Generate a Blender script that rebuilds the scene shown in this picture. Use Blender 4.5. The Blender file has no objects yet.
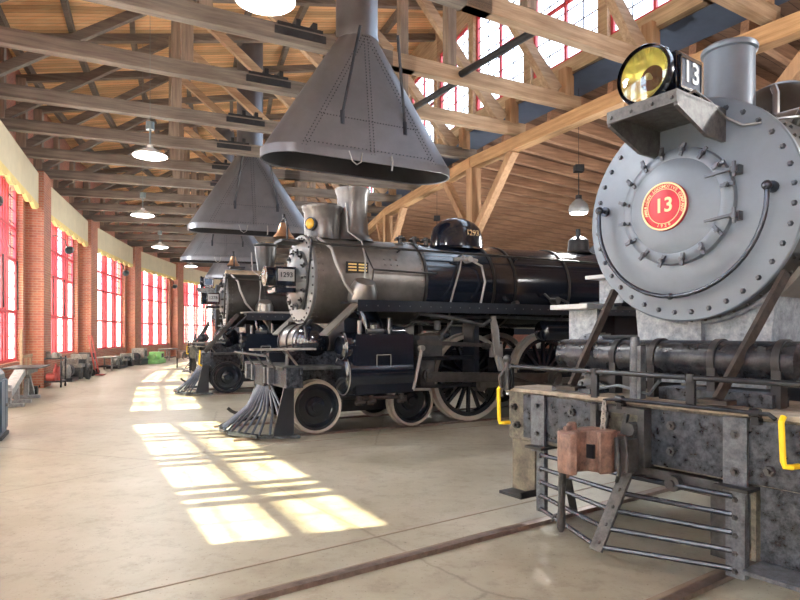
import bpy, bmesh, math, random
from mathutils import Vector, Matrix, Euler
random.seed(7)
S = bpy.context.scene
PI = math.pi
R = math.radians
CX, CY = 55.0, 40.0        # centre of the turntable: everything in the roundhouse is laid out around it
RW = 70.5                  # radius of the outer wall
EYE = 1.65

# ------------------------------------------------------------------ camera, world, sun, exposure
cam = bpy.data.cameras.new('camera')
camo = bpy.data.objects.new('camera', cam)
S.collection.objects.link(camo)
camo.location = (0, 0, EYE)
camo.rotation_euler = (R(90), 0, 0)
cam.sensor_width = 36; cam.lens = 27.0; cam.shift_y = 33 / 800.0
cam.clip_end = 400
S.camera = camo
S.view_settings.view_transform = 'Standard'
S.view_settings.look = 'None'
S.view_settings.gamma = 1.0
S.view_settings.use_curve_mapping = False
S.view_settings.exposure = 1.87

w = bpy.data.worlds.new('world'); S.world = w; w.use_nodes = True
bg = w.node_tree.nodes['Background']
bg.inputs[0].default_value = (0.70, 0.85, 1.0, 1)
bg.inputs[1].default_value = 2.4

sun = bpy.data.lights.new('sun', 'SUN'); sun.energy = 10.0; sun.angle = R(0.9); sun.color = (1.0, 0.82, 0.48)
suno = bpy.data.objects.new('sun', sun); S.collection.objects.link(suno)
_e = R(49.5)
suno.rotation_euler = Vector((0.942 * math.cos(_e), 0.335 * math.cos(_e), -math.sin(_e))).to_track_quat('-Z', 'Y').to_euler()
suno.location = (-30, -5, 30)

# ------------------------------------------------------------------ materials
MATS = {}
def _mat(name):
    m = bpy.data.materials.new(name); m.use_nodes = True
    nt = m.node_tree; b = nt.nodes['Principled BSDF']
    MATS[name] = m
    return m, nt, b
def simple(name, col, rough=.5, metal=0., var=.0, scale=6., spec=None, bump=0., coat=0.):
    m, nt, b = _mat(name)
    b.inputs['Roughness'].default_value = rough; b.inputs['Metallic'].default_value = metal
    if coat:
        b.inputs['Coat Weight'].default_value = coat; b.inputs['Coat Roughness'].default_value = .15
    if spec is not None: b.inputs['Specular IOR Level'].default_value = spec
    if var or bump:
        tc = nt.nodes.new('ShaderNodeTexCoord'); n = nt.nodes.new('ShaderNodeTexNoise')
        n.inputs['Scale'].default_value = scale; n.inputs['Detail'].default_value = 6; n.inputs['Roughness'].default_value = .65
        nt.links.new(tc.outputs['Object'], n.inputs['Vector'])
        r = nt.nodes.new('ShaderNodeValToRGB'); e = r.color_ramp.elements
        e[0].position = .3; e[1].position = .7
        e[0].color = [max(0, c * (1 - var)) for c in col] + [1]; e[1].color = [min(1, c * (1 + var)) for c in col] + [1]
        nt.links.new(n.outputs['Fac'], r.inputs[0]); nt.links.new(r.outputs[0], b.inputs['Base Color'])
        if bump:
            bp = nt.nodes.new('ShaderNodeBump'); bp.inputs['Strength'].default_value = bump; bp.inputs['Distance'].default_value = .02
            nt.links.new(n.outputs['Fac'], bp.inputs['Height']); nt.links.new(bp.outputs[0], b.inputs['Normal'])
    else:
        b.inputs['Base Color'].default_value = (*col, 1)
    return m
def speckled(name, c0, c1, pos=.52, width=.08, scale=22, rough=.4, metal=0., detail=9, c2=None):
    """two paints, one showing through the other where it is worn"""
    m, nt, b = _mat(name)
    tc = nt.nodes.new('ShaderNodeTexCoord'); n = nt.nodes.new('ShaderNodeTexNoise')
    n.inputs['Scale'].default_value = scale; n.inputs['Detail'].default_value = detail; n.inputs['Roughness'].default_value = .75
    nt.links.new(tc.outputs['Object'], n.inputs['Vector'])
    r = nt.nodes.new('ShaderNodeValToRGB'); e = r.color_ramp.elements
    e[0].position = pos - width; e[1].position = pos + width; e[0].color = (*c0, 1); e[1].color = (*c1, 1)
    if c2:
        x = e.new(min(.99, pos + width * 2.2)); x.color = (*c2, 1)
    nt.links.new(n.outputs['Fac'], r.inputs[0]); nt.links.new(r.outputs[0], b.inputs['Base Color'])
    bp = nt.nodes.new('ShaderNodeBump'); bp.inputs['Strength'].default_value = .35; bp.inputs['Distance'].default_value = .01
    nt.links.new(n.outputs['Fac'], bp.inputs['Height']); nt.links.new(bp.outputs[0], b.inputs['Normal'])
    b.inputs['Roughness'].default_value = rough; b.inputs['Metallic'].default_value = metal
    return m
def wood(name, c0, c1, axis=0, scale=1.6, planks=None, rough=.75):
    m, nt, b = _mat(name)
    tc = nt.nodes.new('ShaderNodeTexCoord'); mp = nt.nodes.new('ShaderNodeMapping')
    s = [9., 9., 9.]; s[axis] = .6
    mp.inputs['Scale'].default_value = s
    nt.links.new(tc.outputs['Object'], mp.inputs['Vector'])
    n = nt.nodes.new('ShaderNodeTexNoise'); n.inputs['Scale'].default_value = scale; n.inputs['Detail'].default_value = 7; n.inputs['Roughness'].default_value = .7
    nt.links.new(mp.outputs[0], n.inputs['Vector'])
    r = nt.nodes.new('ShaderNodeValToRGB'); e = r.color_ramp.elements
    e[0].position = .28; e[1].position = .72; e[0].color = (*c0, 1); e[1].color = (*c1, 1)
    nt.links.new(n.outputs['Fac'], r.inputs[0])
    out = r.outputs[0]
    big = nt.nodes.new('ShaderNodeTexNoise'); big.inputs['Scale'].default_value = .9
    nt.links.new(tc.outputs['Object'], big.inputs['Vector'])
    mx = nt.nodes.new('ShaderNodeMixRGB'); mx.blend_type = 'MULTIPLY'; mx.inputs[0].default_value = .5
    rr = nt.nodes.new('ShaderNodeValToRGB'); rr.color_ramp.elements[0].color = (.6, .56, .54, 1); rr.color_ramp.elements[0].position = .35; rr.color_ramp.elements[1].position = .6
    nt.links.new(big.outputs['Fac'], rr.inputs[0]); nt.links.new(out, mx.inputs[1]); nt.links.new(rr.outputs[0], mx.inputs[2])
    out = mx.outputs[0]
    if planks:   # gaps between boards and a tone per board
        sep = nt.nodes.new('ShaderNodeSeparateXYZ'); nt.links.new(tc.outputs['UV'], sep.inputs[0])
        mu = nt.nodes.new('ShaderNodeMath'); mu.operation = 'MULTIPLY'; mu.inputs[1].default_value = 1.0 / planks
        nt.links.new(sep.outputs[1], mu.inputs[0])
        fl = nt.nodes.new('ShaderNodeMath'); fl.operation = 'FLOOR'; nt.links.new(mu.outputs[0], fl.inputs[0])
        fr = nt.nodes.new('ShaderNodeMath'); fr.operation = 'FRACT'; nt.links.new(mu.outputs[0], fr.inputs[0])
        wn = nt.nodes.new('ShaderNodeTexWhiteNoise'); wn.noise_dimensions = '1D'; nt.links.new(fl.outputs[0], wn.inputs['W'])
        m2 = nt.nodes.new('ShaderNodeMixRGB'); m2.blend_type = 'MULTIPLY'; m2.inputs[0].default_value = 1
        r2 = nt.nodes.new('ShaderNodeValToRGB'); r2.color_ramp.elements[0].color = (.62, .58, .55, 1); r2.color_ramp.elements[1].color = (1.15, 1.1, 1.05, 1)
        nt.links.new(wn.outputs['Value'], r2.inputs[0]); nt.links.new(out, m2.inputs[1]); nt.links.new(r2.outputs[0], m2.inputs[2])
        gt = nt.nodes.new('ShaderNodeMath'); gt.operation = 'GREATER_THAN'; gt.inputs[1].default_value = .06
        nt.links.new(fr.outputs[0], gt.inputs[0])
        m3 = nt.nodes.new('ShaderNodeMixRGB'); m3.inputs[1].default_value = (.06, .035, .02, 1)
        nt.links.new(gt.outputs[0], m3.inputs[0]); nt.links.new(m2.outputs[0], m3.inputs[2])
        out = m3.outputs[0]
    nt.links.new(out, b.inputs['Base Color'])
    b.inputs['Roughness'].default_value = rough
    bp = nt.nodes.new('ShaderNodeBump'); bp.inputs['Strength'].default_value = .25; bp.inputs['Distance'].default_value = .01
    nt.links.new(n.outputs['Fac'], bp.inputs['Height']); nt.links.new(bp.outputs[0], b.inputs['Normal'])
    return m

simple('steel_grey', (.150, .184, .232), .42, .15, .10, 3.)
simple('hood_grey', (.165, .17, .19), .38, .55, .14, 2.2)
simple('slat_grey', (.10, .12, .155), .28, .5, .3, 8.)
simple('door_grey', (.085, .09, .095), .4, .3, .15, 8.)
simple('front_silver', (.165, .175, .185), .4, .3, .12, 8.)
simple('stack_grey', (.15, .142, .137), .36, .6, .2, 5.)
simple('heater_tan', (.34, .27, .19), .6, 0, .25, 5.)
simple('rod_blue', (.06, .072, .095), .25, .6, .3, 9.)
simple('hood_soot', (.03, .03, .035), .8, 0, .2, 3.)
simple('black_gloss', (.008, .012, .022), .16, 0, .25, 5., coat=.6)
simple('black_satin', (.012, .016, .025), .34, 0, .3, 7.)
simple('dark_iron', (.028, .029, .033), .5, .3, .35, 9.)
simple('bright_iron', (.20, .20, .20), .34, .8, .25, 8.)
simple('rod_steel', (.095, .092, .09), .3, .6, .3, 8.)
simple('pipe_grey', (.33, .32, .31), .4, .4, .12, 6.)
simple('handrail_dark', (.035, .04, .05), .25, .5, .2, 8.)
simple('graphite', (.24, .225, .21), .36, .75, .28, 2.2)
simple('graphite_dark', (.055, .053, .052), .38, .6, .3, 3.)
simple('white_paint', (.42, .40, .36), .5, 0, .12, 8.)
simple('silver_paint', (.34, .36, .38), .4, .3, .1, 8.)
simple('yellow_paint', (.90, .62, .02), .4)
simple('red_paint', (.62, .05, .04), .4, 0, .12, 8.)
simple('plate_red', (.50, .022, .045), .4, 0, .1, 12.)
simple('brass', (.78, .55, .22), .3, .9)
simple('gold_letter', (.66, .50, .27), .35, .3)
simple('bell_brass', (.55, .33, .20), .3, .9, .2, 8.)
speckled('worn_black_glints', (.010, .014, .022), (.095, .115, .15), .53, .13, 15, .24, .3, 12, (.33, .37, .44))  # worn black paint; the palest specks are painted-in silvery highlights
speckled('worn_grey', (.03, .037, .05), (.16, .185, .225), .50, .15, 15, .32, .2, 12, (.25, .275, .31))
speckled('saddle_blue', (.12, .145, .18), (.34, .385, .45), .5, .14, 12, .4, .1)
speckled('dusty_deck', (.16, .135, .11), (.36, .32, .26), .48, .14, 9, .8)
speckled('rust', (.07, .05, .045), (.27, .165, .135), .46, .12, 9, .6, 0, 9, (.33, .27, .26))
speckled('rust_dark', (.018, .016, .016), (.055, .042, .038), .52, .12, 12, .7)
speckled('khaki_worn', (.05, .052, .045), (.19, .18, .15), .50, .12, 20, .6)
speckled('flaked_grey', (.22, .24, .25), (.42, .44, .45), .45, .10, 14, .6)
speckled('machine_dark', (.016, .018, .022), (.075, .078, .085), .5, .14, 9, .55)
speckled('machine_light', (.17, .165, .155), (.36, .34, .31), .5, .14, 9, .55)
simple('machine_green', (.30, .62, .22), .5, 0, .2, 5.)
simple('machine_red', (.45, .08, .07), .5, 0, .3, 6.)
simple('cabinet_blue', (.05, .10, .17), .4, 0, .2, 5.)
simple('slate_board', (.06, .085, .14), .6, 0, .2, 2.)
simple('cream_canvas', (.66, .58, .42), .8, 0, .08, 1.6)
simple('scallop_yellow', (.78, .62, .26), .8, 0, .1, 3.)
simple('window_red', (.62, .065, .09), .5, 0, .08, 4.)
simple('grid_dark', (.10, .05, .07), .5)
simple('rail_steel', (.24, .19, .17), .35, .6, .3, 14.)
simple('joint_dark', (.27, .225, .18), .9)
speckled('plate_khaki', (.05, .05, .045), (.20, .185, .14), .50, .14, 5, .5)
speckled('tank_black', (.014, .017, .024), (.06, .065, .075), .55, .12, 9, .22, .3)
simple('clamp_grey', (.085, .095, .115), .35, .5, .2, 8.)
speckled('strap_iron', (.03, .03, .032), (.11, .11, .11), .5, .12, 12, .45)
simple('paper_red', (.72, .25, .2), .7)
simple('lamp_enamel', (.75, .75, .72), .35, 0)
simple('lamp_green_grey', (.16, .20, .21), .4, .2)
simple('rubber', (.015, .015, .015), .6)
wood('timber_grey', (.088, .074, .063), (.30, .255, .215))
wood('timber_warm', (.30, .19, .115), (.66, .49, .33))
wood('timber_sill', (.34, .24, .15), (.68, .52, .34), axis=1)
wood('timber_orange', (.36, .20, .09), (.68, .43, .23), axis=1)
wood('timber_post', (.17, .13, .10), (.42, .33, .26), axis=2)
wood('timber_post_warm', (.34, .19, .10), (.60, .39, .23), axis=2)
wood('joist_wood', (.30, .16, .10), (.66, .40, .25))
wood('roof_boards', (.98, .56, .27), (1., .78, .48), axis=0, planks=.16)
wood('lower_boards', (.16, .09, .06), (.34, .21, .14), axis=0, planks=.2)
wood('crate_wood', (.30, .20, .12), (.55, .42, .28))

def lamp_mat(name, col, st):
    m, nt, b = _mat(name)
    b.inputs['Base Color'].default_value = (.9, .9, .85, 1)
    b.inputs['Emission Color'].default_value = (*col, 1); b.inputs['Emission Strength'].default_value = st
lamp_mat('lamp_glow', (1, .97, .93), 5.0)
simple('lamp_amber', (.62, .36, .05), .2)

def glass_mat():
    m, nt, b = _mat('glass'); nt.nodes.remove(b)
    out = nt.nodes['Material Output']
    t = nt.nodes.new('ShaderNodeBsdfTransparent'); t.inputs[0].default_value = (.97, .98, 1, 1)
    g = nt.nodes.new('ShaderNodeBsdfGlossy'); g.inputs['Roughness'].default_value = .05
    x = nt.nodes.new('ShaderNodeMixShader'); x.inputs[0].default_value = .06
    nt.links.new(t.outputs[0], x.inputs[1]); nt.links.new(g.outputs[0], x.inputs[2]); nt.links.new(x.outputs[0], out.inputs[0])
    m, nt, b = _mat('added_frost_glass'); nt.nodes.remove(b)  # invented frosting that scatters the sun behind the lower panes
    out = nt.nodes['Material Output']
    t = nt.nodes.new('ShaderNodeBsdfTranslucent'); t.inputs[0].default_value = (.92, .92, .93, 1)
    g = nt.nodes.new('ShaderNodeBsdfGlossy'); g.inputs['Roughness'].default_value = .2
    x = nt.nodes.new('ShaderNodeMixShader'); x.inputs[0].default_value = .05
    nt.links.new(t.outputs[0], x.inputs[1]); nt.links.new(g.outputs[0], x.inputs[2]); nt.links.new(x.outputs[0], out.inputs[0])
    m, nt, b = _mat('headlight_glass'); nt.nodes.remove(b)
    out = nt.nodes['Material Output']
    t = nt.nodes.new('ShaderNodeBsdfTransparent'); t.inputs[0].default_value = (.97, .97, .80, 1)
    g = nt.nodes.new('ShaderNodeBsdfGlossy'); g.inputs['Roughness'].default_value = .04
    x = nt.nodes.new('ShaderNodeMixShader'); x.inputs[0].default_value = .16
    nt.links.new(t.outputs[0], x.inputs[1]); nt.links.new(g.outputs[0], x.inputs[2]); nt.links.new(x.outputs[0], out.inputs[0])
glass_mat()
simple('reflector', (.80, .78, .42), .2, .7)

def brick_mat():
    m, nt, b = _mat('brick')
    tc = nt.nodes.new('ShaderNodeTexCoord')
    br = nt.nodes.new('ShaderNodeTexBrick')
    br.inputs['Color1'].default_value = (.56, .195, .12, 1); br.inputs['Color2'].default_value = (.42, .14, .095, 1)
    br.inputs['Mortar'].default_value = (.50, .37, .29, 1)
    br.inputs['Scale'].default_value = 1.0; br.inputs['Mortar Size'].default_value = .008; br.inputs['Brick Width'].default_value = .215; br.inputs['Row Height'].default_value = .075
    nt.links.new(tc.outputs['UV'], br.inputs['Vector'])
    n = nt.nodes.new('ShaderNodeTexNoise'); n.inputs['Scale'].default_value = .8; nt.links.new(tc.outputs['Object'], n.inputs['Vector'])
    mx = nt.nodes.new('ShaderNodeMixRGB'); mx.blend_type = 'MULTIPLY'; mx.inputs[0].default_value = .35
    nt.links.new(br.outputs[0], mx.inputs[1]); nt.links.new(n.outputs['Color'], mx.inputs[2]); nt.links.new(mx.outputs[0], b.inputs['Base Color'])
    b.inputs['Roughness'].default_value = .8
    bp = nt.nodes.new('ShaderNodeBump'); bp.inputs['Strength'].default_value = .4; bp.inputs['Distance'].default_value = .008; bp.invert = True
    nt.links.new(br.outputs['Fac'], bp.inputs['Height']); nt.links.new(bp.outputs[0], b.inputs['Normal'])
brick_mat()
def floor_mat():
    m, nt, b = _mat('concrete')
    tc = nt.nodes.new('ShaderNodeTexCoord')
    n = nt.nodes.new('ShaderNodeTexNoise'); n.inputs['Scale'].default_value = .55; n.inputs['Detail'].default_value = 8; n.inputs['Roughness'].default_value = .62
    nt.links.new(tc.outputs['Object'], n.inputs['Vector'])
    r = nt.nodes.new('ShaderNodeValToRGB'); e = r.color_ramp.elements
    e[0].position = .30; e[1].position = .70; e[0].color = (.235, .215, .160, 1); e[1].color = (.43, .43, .38, 1)
    x = e.new(.5); x.color = (.345, .335, .275, 1)
    nt.links.new(n.outputs['Fac'], r.inputs[0])
    n2 = nt.nodes.new('ShaderNodeTexNoise'); n2.inputs['Scale'].default_value = 5.; n2.inputs['Detail'].default_value = 10; n2.inputs['Roughness'].default_value = .75
    nt.links.new(tc.outputs['Object'], n2.inputs['Vector'])
    r2 = nt.nodes.new('ShaderNodeValToRGB'); r2.color_ramp.elements[0].position = .34; r2.color_ramp.elements[0].color = (.55, .51, .47, 1); r2.color_ramp.elements[1].position = .50
    nt.links.new(n2.outputs['Fac'], r2.inputs[0])
    mx = nt.nodes.new('ShaderNodeMixRGB'); mx.blend_type = 'MULTIPLY'; mx.inputs[0].default_value = .55
    nt.links.new(r.outputs[0], mx.inputs[1]); nt.links.new(r2.outputs[0], mx.inputs[2])
    n4 = nt.nodes.new('ShaderNodeTexNoise'); n4.inputs['Scale'].default_value = 38.; n4.inputs['Detail'].default_value = 3; nt.links.new(tc.outputs['Object'], n4.inputs['Vector'])
    r4 = nt.nodes.new('ShaderNodeValToRGB'); r4.color_ramp.elements[0].position = .27; r4.color_ramp.elements[0].color = (.35, .32, .3, 1); r4.color_ramp.elements[1].position = .36
    nt.links.new(n4.outputs['Fac'], r4.inputs[0])
    m4 = nt.nodes.new('ShaderNodeMixRGB'); m4.blend_type = 'MULTIPLY'; m4.inputs[0].default_value = .7; nt.links.new(mx.outputs[0], m4.inputs[1]); nt.links.new(r4.outputs[0], m4.inputs[2])
    v5 = nt.nodes.new('ShaderNodeTexVoronoi'); v5.feature = 'DISTANCE_TO_EDGE'; v5.inputs['Scale'].default_value = .22
    n5 = nt.nodes.new('ShaderNodeMixRGB'); n5.inputs[0].default_value = .12; nt.links.new(tc.outputs['Object'], n5.inputs[1]); nt.links.new(n2.outputs['Color'], n5.inputs[2]); nt.links.new(n5.outputs[0], v5.inputs['Vector'])
    r5 = nt.nodes.new('ShaderNodeValToRGB'); r5.color_ramp.elements[0].position = .0; r5.color_ramp.elements[0].color = (.6, .57, .54, 1); r5.color_ramp.elements[1].position = .004
    nt.links.new(v5.outputs['Distance'], r5.inputs[0])
    m5 = nt.nodes.new('ShaderNodeMixRGB'); m5.blend_type = 'MULTIPLY'; m5.inputs[0].default_value = .8; nt.links.new(m4.outputs[0], m5.inputs[1]); nt.links.new(r5.outputs[0], m5.inputs[2])
    nt.links.new(m5.outputs[0], b.inputs['Base Color'])
    r3 = nt.nodes.new('ShaderNodeMapRange'); r3.inputs['To Min'].default_value = .28; r3.inputs['To Max'].default_value = .6
    nt.links.new(n.outputs['Fac'], r3.inputs[0]); nt.links.new(r3.outputs[0], b.inputs['Roughness'])
    bp = nt.nodes.new('ShaderNodeBump'); bp.inputs['Strength'].default_value = .12; bp.inputs['Distance'].default_value = .01
    nt.links.new(n2.outputs['Fac'], bp.inputs['Height']); nt.links.new(bp.outputs[0], b.inputs['Normal'])
floor_mat()
simple('ground', (.78, .76, .72), .9, 0, .15, .5)

# ------------------------------------------------------------------ mesh helpers
def V(*a): return Vector(a)
def ortho(d):
    d = d.normalized(); u = Vector((0, 0, 1)) if abs(d.z) < .9 else Vector((1, 0, 0))
    a = d.cross(u).normalized(); return a, d.cross(a).normalized()
_textcache = {}
def text_geo(s, size):
    k = (s, size)
    if k not in _textcache:
        cu = bpy.data.curves.new('t', 'FONT'); cu.body = s; cu.size = size; cu.align_x = 'CENTER'; cu.align_y = 'CENTER'; cu.extrude = .004
        cu.resolution_u = 3; cu.offset = size * .018
        o = bpy.data.objects.new('t', cu); S.collection.objects.link(o)
        me = bpy.data.meshes.new_from_object(o.evaluated_get(bpy.context.evaluated_depsgraph_get()))
        _textcache[k] = ([v.co.copy() for v in me.vertices], [list(p.vertices) for p in me.polygons])
        bpy.data.objects.remove(o); bpy.data.meshes.remove(me); bpy.data.curves.remove(cu)
    return _textcache[k]
FRONT = Matrix(((0, 0, 1, 0), (1, 0, 0, 0), (0, 1, 0, 0), (0, 0, 0, 1)))     # text x -> +y, text y -> z, faces +x
SIDE = Matrix(((-1, 0, 0, 0), (0, 0, 1, 0), (0, 1, 0, 0), (0, 0, 0, 1)))     # text x -> -x, faces +y

class MB:
    def __init__(s): s.bm = bmesh.new(); s.M = Matrix.Identity(4)
    def v(s, p): return s.bm.verts.new(s.M @ Vector(p))
    def face(s, vs, smooth=False):
        try:
            f = s.bm.faces.new(vs); f.smooth = smooth; return f
        except ValueError: return None
    def box(s, x0, x1, y0, y1, z0, z1):
        p = [s.v((x, y, z)) for x in (x0, x1) for y in (y0, y1) for z in (z0, z1)]
        for q in ((0, 1, 3, 2), (4, 6, 7, 5), (0, 4, 5, 1), (2, 3, 7, 6), (0, 2, 6, 4), (1, 5, 7, 3)): s.face([p[i] for i in q])
        return s
    def beam(s, a, b, w, h, up=(0, 0, 1)):
        """square timber or flat bar from a to b; w across, h along up"""
        a, b = Vector(a), Vector(b); d = (b - a).normalized(); u = Vector(up)
        sx = d.cross(u)
        if sx.length < 1e-4: sx = d.cross(Vector((1, 0, 0)))
        sx.normalize(); uy = sx.cross(d).normalized()
        q = []
        for p in (a, b):
            for i, j in ((-1, -1), (1, -1), (1, 1), (-1, 1)): q.append(s.v(p + sx * (i * w / 2) + uy * (j * h / 2)))
        s.face([q[3], q[2], q[1], q[0]]); s.face(q[4:8])
        for i in range(4): s.face([q[i], q[(i + 1) % 4], q[4 + (i + 1) % 4], q[4 + i]])
        return s
    def ring(s, c, a, b, r, n, ph=0):
        return [s.v(c + a * (r * math.cos(2 * PI * i / n + ph)) + b * (r * math.sin(2 * PI * i / n + ph))) for i in range(n)]
    def loft(s, rings, cap0=True, cap1=True, smooth=True):
        for r0, r1 in zip(rings, rings[1:]):
            n = len(r0)
            for i in range(n): s.face([r0[i], r0[(i + 1) % n], r1[(i + 1) % n], r1[i]], smooth)
        if cap0: s.face(list(reversed(rings[0])))
        if cap1: s.face(rings[-1])
        return s
    def cyl(s, p0, p1, r0, r1=None, n=20, caps=True):
        p0, p1 = Vector(p0), Vector(p1); a, b = ortho(p1 - p0); r1 = r0 if r1 is None else r1
        return s.loft([s.ring(p0, a, b, r0, n), s.ring(p1, a, b, r1, n)], caps, caps)
    def lathe(s, o, d, prof, n=32, cap0=True, cap1=True):
        """prof: list of (distance along d, radius)"""
        o = Vector(o); d = Vector(d).normalized(); a, b = ortho(d)
        return s.loft([s.ring(o + d * t, a, b, max(r, .0005), n) for t, r in prof], cap0, cap1)
    def tube(s, pts, r, n=8):
        pts = [Vector(p) for p in pts]; rings = []
        d = (pts[1] - pts[0]).normalized(); a, b = ortho(d)
        for i, p in enumerate(pts):
            if i == 0: t = pts[1] - pts[0]
            elif i == len(pts) - 1: t = pts[-1] - pts[-2]
            else: t = (pts[i + 1] - p).normalized() + (p - pts[i - 1]).normalized()
            t.normalize()
            a = (a - t * a.dot(t)).normalized(); b = t.cross(a)
            rings.append(s.ring(p, a, b, r, n))
        return s.loft(rings)
    def prism(s, poly, axis, t0, t1):
        """poly: 2D points in the plane across axis ('x': (y,z), 'y': (x,z), 'z': (x,y))"""
        def P(q, t): return (t, q[0], q[1]) if axis == 'x' else ((q[0], t, q[1]) if axis == 'y' else (q[0], q[1], t))
        A = [s.v(P(q, t0)) for q in poly]; B = [s.v(P(q, t1)) for q in poly]; n = len(poly)
        s.face(list(reversed(A))); s.face(B)
        for i in range(n): s.face([A[i], A[(i + 1) % n], B[(i + 1) % n], B[i]])
        return s
    def annulus(s, o, d, r0, r1, th, n=48):
        return s.lathe_ring(o, d, r0, r1, th, n)
    def lathe_ring(s, o, d, r0, r1, th, n=48):
        o = Vector(o); d = Vector(d).normalized(); a, b = ortho(d)
        q = [s.ring(o + d * t, a, b, r, n) for t, r in ((0, r0), (0, r1), (th, r1), (th, r0))]
        for k in range(4):
            A, B = q[k], q[(k + 1) % 4]
            for i in range(n): s.face([A[i], A[(i + 1) % n], B[(i + 1) % n], B[i]], k in (1, 3))
        return s
    def rivet(s, p, d, r=.018, h=.014):
        d = Vector(d).normalized(); a, b = ortho(d); p = Vector(p)
        return s.loft([s.ring(p, a, b, r, 6), s.ring(p + d * h, a, b, r * .6, 6)], False, True, False)
    def rivets_ring(s, o, d, rad, n, r=.018, h=.014, ph=0):
        o = Vector(o); dd = Vector(d).normalized(); a, b = ortho(dd)
        for i in range(n):
            t = 2 * PI * i / n + ph; s.rivet(o + a * rad * math.cos(t) + b * rad * math.sin(t), dd, r, h)
        return s
    def rivets_line(s, p0, p1, n, d, r=.014, h=.01):
        p0, p1 = Vector(p0), Vector(p1)
        for i in range(n): s.rivet(p0.lerp(p1, i / (n - 1)), d, r, h)
        return s
    def sphere(s, c, r, n=16, m=8, sc=(1, 1, 1)):
        c = Vector(c)
        rings = []
        for j in range(1, m):
            t = PI * j / m
            rings.append([s.v(c + Vector((sc[0] * r * math.sin(t) * math.cos(2 * PI * i / n), sc[1] * r * math.sin(t) * math.sin(2 * PI * i / n), -sc[2] * r * math.cos(t)))) for i in range(n)])
        s.loft(rings, False, False)
        top = s.v(c + Vector((0, 0, r * sc[2]))); bot = s.v(c - Vector((0, 0, r * sc[2])))
        for i in range(n):
            s.face([rings[-1][i], rings[-1][(i + 1) % n], top], True); s.face([rings[0][(i + 1) % n], rings[0][i], bot], True)
        return s
    def text(s, st, size, pos, orient):
        vs, fs = text_geo(st, size); M = Matrix.Translation(Vector(pos)) @ orient
        q = [s.v(M @ v) for v in vs]
        for f in fs: s.face([q[i] for i in f])
        return s
    def build(s, name, mat, parent=None, uv=False, bevel=0, loc=None, rotz=None):
        bm = s.bm
        bmesh.ops.recalc_face_normals(bm, faces=bm.faces)
        me = bpy.data.meshes.new(name)
        if uv:
            L = bm.loops.layers.uv.new('UVMap')
            for f in bm.faces:
                n = f.normal
                for l in f.loops:
                    c = l.vert.co
                    if abs(n.z) > .75: l[L].uv = (c.x, c.y)
                    elif abs(n.y) > abs(n.x): l[L].uv = (c.x, c.z)
                    else: l[L].uv = (c.y, c.z)
        bm.to_mesh(me); bm.free()
        me.set_sharp_from_angle(angle=R(38))
        me.materials.append(MATS[mat])
        o = bpy.data.objects.new(name, me); S.collection.objects.link(o)
        if parent: o.parent = parent
        if loc is not None: o.location = loc
        if rotz is not None: o.rotation_euler = (0, 0, rotz)
        if bevel:
            md = o.modifiers.new('bevel', 'BEVEL'); md.width = bevel; md.segments = 1; md.limit_method = 'ANGLE'
        return o
def tag(o, label=None, cat=None, group=None, kind=None):
    if label: o['label'] = label
    if cat: o['category'] = cat
    if group: o['group'] = group
    if kind: o['kind'] = kind
    return o
def empty(name, loc, rz, label, cat, group=None):
    o = bpy.data.objects.new(name, None); S.collection.objects.link(o); o.location = loc; o.rotation_euler = (0, 0, rz); o.empty_display_size = .2
    return tag(o, label, cat, group)
def struct(o): o['kind'] = 'structure'; return o
def children(o): return [c for c in bpy.data.objects if c.parent == o]
def copy_tree(o, parent=None):
    c = o.copy(); S.collection.objects.link(c)
    if parent: c.parent = parent
    for ch in children(o): copy_tree(ch, c)
    return c
def polar(phi, r, z=0, off=0):
    p = R(phi); return Vector((CX - r * math.cos(p) + off * math.sin(p), CY - r * math.sin(p) - off * math.cos(p), z))
def heading(phi): return R(phi + 180)     # local +x points outward along this spoke, local +y to the viewer's side
def floor_at(px, py, z=0):
    """the floor point seen at a place in the 800x600 frame"""
    t = (z - EYE) / ((333 - py) / 600.0); return Vector(((px - 400) / 600.0 * t, t, z))
def arc(c, r, a0, a1, n, plane='yz', x=0):
    out = []
    for i in range(n + 1):
        t = R(a0 + (a1 - a0) * i / n); u, v_ = c[0] + r * math.cos(t), c[1] + r * math.sin(t)
        out.append((x, u, v_) if plane == 'yz' else ((u, x, v_) if plane == 'xz' else (u, v_, x)))
    return out

# ------------------------------------------------------------------ setting: floor, ground, walls, windows, roof
PIERS = [-32.0 + 7 * k for k in range(13)]          # -31.5 ... 52.5
def roofz(r): return 8.95 + (RW - r) * .184
def lowz(r): return 7.30 - (58 - r) * .10

def sector(name, mat, r0, r1, a0, a1, zf, thick=.0, step=3.5):
    m = MB(); bm = m.bm; L = bm.loops.layers.uv.new('UVMap')
    n = int(round((a1 - a0) / step)); K = 3
    def row(dz): return [[m.v(polar(a0 + (a1 - a0) * i / n, r0 + (r1 - r0) * k / K, zf(r0 + (r1 - r0) * k / K) + dz)) for k in range(K + 1)] for i in range(n + 1)]
    g = row(0); layers = [g]
    if thick: layers.append(row(thick))
    for q in layers:
        for i in range(n):
            for k in range(K):
                f = m.face([q[i][k], q[i][k + 1], q[i + 1][k + 1], q[i + 1][k]])
                if f:
                    for l, (ii, kk) in zip(f.loops, ((i, k), (i, k + 1), (i + 1, k + 1), (i + 1, k))):
                        rr = r0 + (r1 - r0) * kk / K
                        l[L].uv = (rr, R(a0 + (a1 - a0) * ii / n) * (r0 + r1) / 2)
    me = bpy.data.meshes.new(name); bm.to_mesh(me); bm.free(); me.materials.append(MATS[mat])
    o = bpy.data.objects.new(name, me); S.collection.objects.link(o)
    return struct(o)
m = MB(); g = [m.v((x, y, -.03)) for x, y in ((-90, -80), (160, -80), (160, 160), (-90, 160))]; m.face(g); struct(m.build('ground', 'ground'))
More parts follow.
